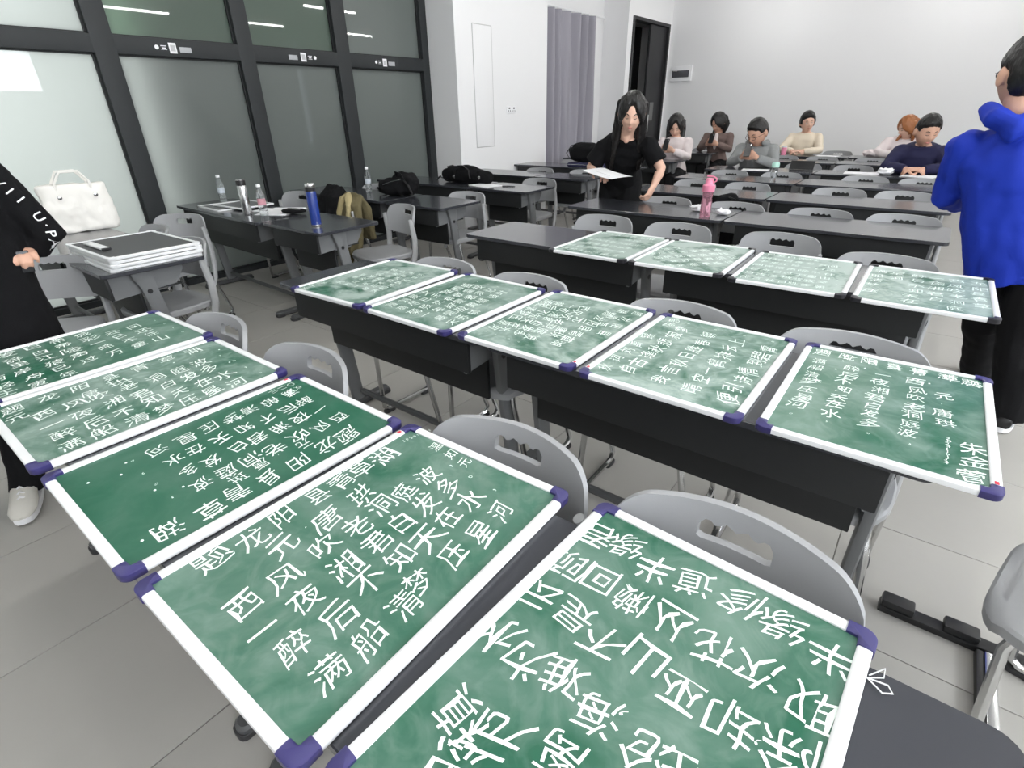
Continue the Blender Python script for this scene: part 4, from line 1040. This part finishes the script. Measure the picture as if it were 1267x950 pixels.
def sheet(label, x, y, rz, sx=.21, sy=.297, n=3, z=ZT, name='paper', m=M_white):
    t = thing(name, label, 'paper', (x, y, z), rz)
    for i in range(n):
        MB().box((random.uniform(-.004, .004) * i, random.uniform(-.004, .004) * i, .0008 + .0012 * i), (sx, sy, .001), Matrix.Rotation(.03 * i, 4, 'Z')).build('sheet', m, t, False)
sheet('white paper on the desk before the man in the grey hoodie', -1.80, 7.12, PI / 2 + .1)
sheet('white papers in front of the man in navy', -.20, 7.16, 1.4, n=6)
sheet('white paper on the seventh row left of the man in navy', -.72, 7.25, 1.6, .24, .33)
sheet('white paper on the last row beside the woman in cream', -1.45, 9.62, 1.4)
sheet('white open booklet beside the black duffel bag', -3.70, 4.36, 1.3, .21, .3, 5)
sheet('white paper under the black pouch behind the blue flask', -4.08, 2.30, .5, .26, .34, 4)
sheet('small white paper between the bottles by the blue flask', -4.28, 2.26, .2, .1, .16, 2)
t = thing('pen', 'black pen lying on the aisle desk of the duffel bag', 'pen', (-3.43, 4.40, ZT + .006), .3)
MB().tube([(-.07, 0, 0), (.06, 0, 0), (.07, 0, 0)], [.005, .005, .001], 8).build('barrel', M_black, t); MB().box((.0, 0, .006), (.05, .003, .002)).build('clip', M_steel, t)
def blob(c, r, seed, amp=.18, nu=28, nv=20, e=.75):
    def fn(d):
        p = V([math.copysign(abs(q) ** e, q) for q in d]); k = 1 + amp * noise.noise(d * 2.2 + V((seed, seed, 0)))
        return V((c[0] + p.x * r[0] * k, c[1] + p.y * r[1] * k, max(c[2] - r[2], c[2] + p.z * r[2] * k)))
    return fn
t = thing('pouch', 'small flat black pouch on white paper by the blue flask', 'pouch', (-3.90, 2.30, ZT + .006), .3)
MB().ell(None, None, None, 24, 12, fn=blob((0, 0, .016), (.10, .055, .016), 3)).build('pouch_body', M_fblack, t)
MB().tube([(-.085, -.02, .03), (0, -.025, .034), (.085, -.02, .03)], .002, 6).build('zip', M_steel, t)
def strap(pts, r=.012): return MB().tube(pts, r, 8, flat=.35, cap='r')
t = thing('backpack', 'black backpack slumped on the desk with the water bottle', 'backpack', (-3.93, 3.42, ZT), .2)
mb = MB(); mb.ell(None, None, None, 28, 20, fn=blob((-.06, 0, .075), (.16, .10, .075), 1)); mb.ell(None, None, None, 24, 18, fn=blob((.05, .02, .10), (.12, .09, .10), 5)); child('bag_body', bake(mb, 'bag_body', M_fblack, .009, 2, .01, .06), t)
for p in ([(.02, -.06, .17), (.04, -.10, .215), (.08, -.09, .20), (.11, -.06, .12)], [(-.16, -.04, .05), (-.22, -.05, .07), (-.24, 0, .02), (-.2, .03, .01)], [(.1, -.07, .14), (.16, -.09, .10), (.17, -.06, .03)]): strap(p).build('strap', M_black, t)
z_ = MB(); z_.tube([(-.12, -.095, .1), (-.02, -.105, .13), (.08, -.09, .15)], .003, 6); z_.build('zip', M_steel, t)
t = thing('duffel_bag', 'black duffel bag lying on the long desk near the pillar', 'bag', (-4.02, 4.46, ZT), .12)
mb = MB(); mb.tube([(-.26, 0, .075), (-.2, 0, .082), (0, 0, .088), (.12, 0, .075), (.25, 0, .062)], [.075, .085, .095, .08, .062], 18, cap='r'); child('bag_body', bake(mb, 'bag_body', M_fblack, .01, 2, .012, .08), t)
for p in ([(-.12, -.09, .06), (-.10, -.10, .14), (-.02, -.06, .175), (.06, -.08, .14), (.08, -.09, .06)], [(-.24, -.05, .03), (-.33, -.05, .05), (-.36, -.02, .06), (-.40, -.03, .02)], [(-.25, 0, .12), (-.28, .02, .15), (-.22, .03, .16)]): strap(p, .013).build('strap', M_black, t)
for x in (-.12, .2): MB().lathe([(.012, 0), (.016, .002), (.016, .006), (.012, .008)], 12, T(x, -.095, .07, 0, PI / 2)).build('buckle', M_steel, t)
t = thing('laptop_bag', 'black soft bag on navy case in front of the curtain', 'bag', (-3.80, 6.66, ZT))
mb = MB(); mb.ell(None, None, None, 28, 20, fn=blob((-.08, 0, .17), (.24, .11, .12), 8, .15)); child('bag_body', bake(mb, 'bag_body', M_fblack, .01, 2, .01, .08), t)
strap([(-.3, -.05, .1), (-.34, -.06, .16), (-.3, 0, .25), (-.1, 0, .29)]).build('strap', M_black, t)
t = thing('laptop_case', 'flat navy case under the black soft bag', 'case', (-3.76, 6.64, ZT))
MB().plate(-.3, .28, -.16, .16, 0, .05, r=.03, b=.012).build('case_body', M_fnavy, t)
MB().tube([(-.28, -.161, .03), (.26, -.161, .03)], .003, 6).build('zip', M_steel, t)
# bag hanging behind the pink bottle
t = thing('hanging_bag', 'black bag hanging on the chair behind the pink bottle', 'bag', (-1.32, 4.44, .40))
mb = MB(); mb.ell(None, None, None, 24, 18, fn=blob((0, 0, .2), (.19, .07, .2), 4)); child('bag_body', bake(mb, 'bag_body', M_fblack, .01, 2, .01, .07), t)
strap([(-.1, -.03, .37), (-.06, -.09, .40), (.06, -.09, .40), (.1, -.03, .37)]).build('strap', M_black, t)
# jackets over the chair behind the blue flask
def jacket(label, loc, m, w_, drop, lining=None, rz=0):
    t = thing('jacket', label, 'jacket', loc, rz)
    mb = MB(); n = 7
    for i in range(n):
        x = -w_ / 2 + w_ * i / (n - 1); d_ = drop * random.uniform(.8, 1.05)
        mb.tube([(x * 1.1, -.12 - .02 * math.sin(i * 2), -d_), (x * 1.05, -.085, -d_ * .5), (x * .9, -.05, -.05), (x * .8, 0, .02), (x * .85, .05, -.06), (x, .07, -drop * .6)], [.03, .04, .045, .04, .04, .03], 10, cap='r')
    child('cloth', bake(mb, 'cloth', m, .01, 3, .014, .07), t)
    if lining:
        mb = MB(); mb.tube([(-w_ * .5, -.10, -.22), (-w_ * .42, -.10, -.1), (-w_ * .3, -.07, .0), (0, -.05, .035), (w_ * .2, -.09, -.05), (w_ * .25, -.13, -.2)], [.02, .028, .034, .036, .03, .02], 10, cap='r')
        child('lining', bake(mb, 'lining', lining, .008, 2, .01, .05), t, 'tan lining of the collar')
jacket('black jacket hanging over the chair behind the blue flask', (-4.10, 2.84, .83), M_fblack, .20, .30)
jacket('khaki jacket with tan lining over the chair behind the blue flask', (-3.86, 2.84, .78), M_khaki, .20, .52, M_tan)

# white tote bag against the glass
t = thing('tote_bag', 'white tote bag standing on the desk before the bright glass', 'bag', (-4.50, 1.14, ZT), 0)
R_ = []
for z, dx, dy in ((0, .06, .19), (.02, .068, .2), (.16, .06, .20), (.29, .03, .195), (.30, .022, .19)):
    R_.append(ring(V((-.06, 0, z)), V((1, 0, 0)), V((0, 1, 0)), dx, dy, 28, .5))
tb = MB(); tb.rings(R_); child('bag_body', bake(tb, 'bag_body', M_tote, .008, 2, .014, .09), t)
for s, x in ((-1, -.09), (1, -.028)):
    g = MB(); g.tube([(x, -.10, .22), (x, -.095, .31), (x + s * .01, -.05, .375), (x + s * .01, .05, .375), (x, .095, .31), (x, .10, .22)], .008, 8, flat=.6); g.build('handle', M_tote, t)
for yy in (-.10, .10): MB().lathe([(.010, 0), (.013, .002), (.013, .004), (.010, .006)], 12, T(.002, yy, .225, 0, 0, PI / 2)).build('ring', M_steel, t)

# stack of boards lying face down on the short desk
for i in range(4):
    lab = ['lowest white-framed board of the stack on the short desk', 'second lowest white-framed board of the stack', 'second highest white-framed board of the stack', 'top board of the stack, dark back facing up in white frame'][i]
    t = thing('stacked_board', lab, 'board', (-3.41 + random.uniform(-.006, .006), 1.03 + random.uniform(-.006, .006), ZT + .0185 * i), PI / 2 + random.uniform(-.012, .012), 'boards stacked face down')
    MB().box((0, 0, .008), (BW - .02, BH - .02, .008)).build('panel', M_boardback, t, False)
    for s in (-1, 1):
        o = child('frame_bar', fv['h'], t); o.location = (0, s * (BH / 2 - .00975), 0)
        o = child('frame_bar', fv['v'], t); o.location = (s * (BW / 2 - .00975), 0, 0); o.rotation_euler.z = PI / 2
    for q, (sx, sy) in enumerate(((-1, -1), (1, -1), (1, 1), (-1, 1))):
        if 'capw' not in fv: fv['capw'] = fv['cap'].copy(); fv['capw'].materials.clear(); fv['capw'].materials.append(M_alu)
        o = child('corner_cap', fv['capw'], t); o.location = (sx * BW / 2, sy * BH / 2, 0); o.rotation_euler.z = q * PI / 2
t = thing('pen_tray', 'short white pen tray lying on top of the board stack', 'tray', (-3.46, .875, ZT + .0185 * 3 + .0175), .02)
MB().box((0, 0, .005), (.26, .04, .010), b=.003).build('tray_body', M_alu, t); MB().box((.134, 0, .005), (.01, .042, .012), b=.002).build('end_cap', M_black, t)
t = thing('stylus', 'thin dark pen sticking out under the left of the board stack', 'pen', (-3.86, .95, ZT + .006), .1)
MB().tube([(-.09, 0, 0), (.07, 0, 0), (.09, 0, 0)], [.004, .004, .001], 8).build('barrel', M_black, t); MB().box((0, 0, .005), (.04, .003, .002)).build('clip', M_steel, t)
# two white-framed boards lying flat by the steel flask
for i, (x, y, rz, z) in enumerate(((-4.72, 2.18, 1.50, 0), (-4.60, 2.27, 1.62, .0125))):
    t = thing('white_tray_board', ['lower white-framed board flat under the clear bottle by the glass', 'upper white-framed board flat beside the steel flask'][i], 'board', (x, y, ZT + z), rz)
    MB().box((0, 0, .005), (.28, .40, .006)).build('panel', M_desksteel, t, False)
    for s in (-1, 1):
        MB().box((0, s * .2, .006), (.30, .016, .012), b=.003).build('frame_bar', M_alu, t); MB().box((s * .145, 0, .006), (.016, .40, .012), b=.003).build('frame_bar', M_alu, t)
# white cloth heap on the last row, dark laptop and phone cards
t = thing('folded_clothes', 'heap of white clothes on the last desk beside the brown-haired person', 'clothes', (-.82, 9.66, ZT))
mb = MB(); mb.ell(None, None, None, 28, 18, fn=blob((0, 0, .05), (.20, .12, .05), 11, .3)); child('cloth', bake(mb, 'cloth', M_fwhite, .01, 2, .018, .05), t)
t = thing('black_folder', 'flat black folder leaning on the chair in the seventh row', 'folder', (-1.36, 7.40, ZT), .1); t.rotation_euler = (.9, 0, .05)
MB().box((0, .055, .006), (.26, .11, .010), b=.003).build('cover', M_black, t)
# wire binder clip at the right edge of the nearest board
t = thing('binder_clip', 'white wire clip under the right corner of the nearest board', 'clip', (.098, .62, ZT + .001), -.3)
t.scale = (.7, .7, .7)
MB().tube([(0, 0, .003), (.03, .012, .006), (.042, .0, .008), (.03, -.012, .006), (0, 0, .003)], .0016, 6).build('wire_loop', M_alu, t)
MB().tube([(0, .008, .003), (.014, .03, .02), (.02, .012, .016), (.0, .0, .003)], .0014, 6).build('wire_loop', M_alu, t)
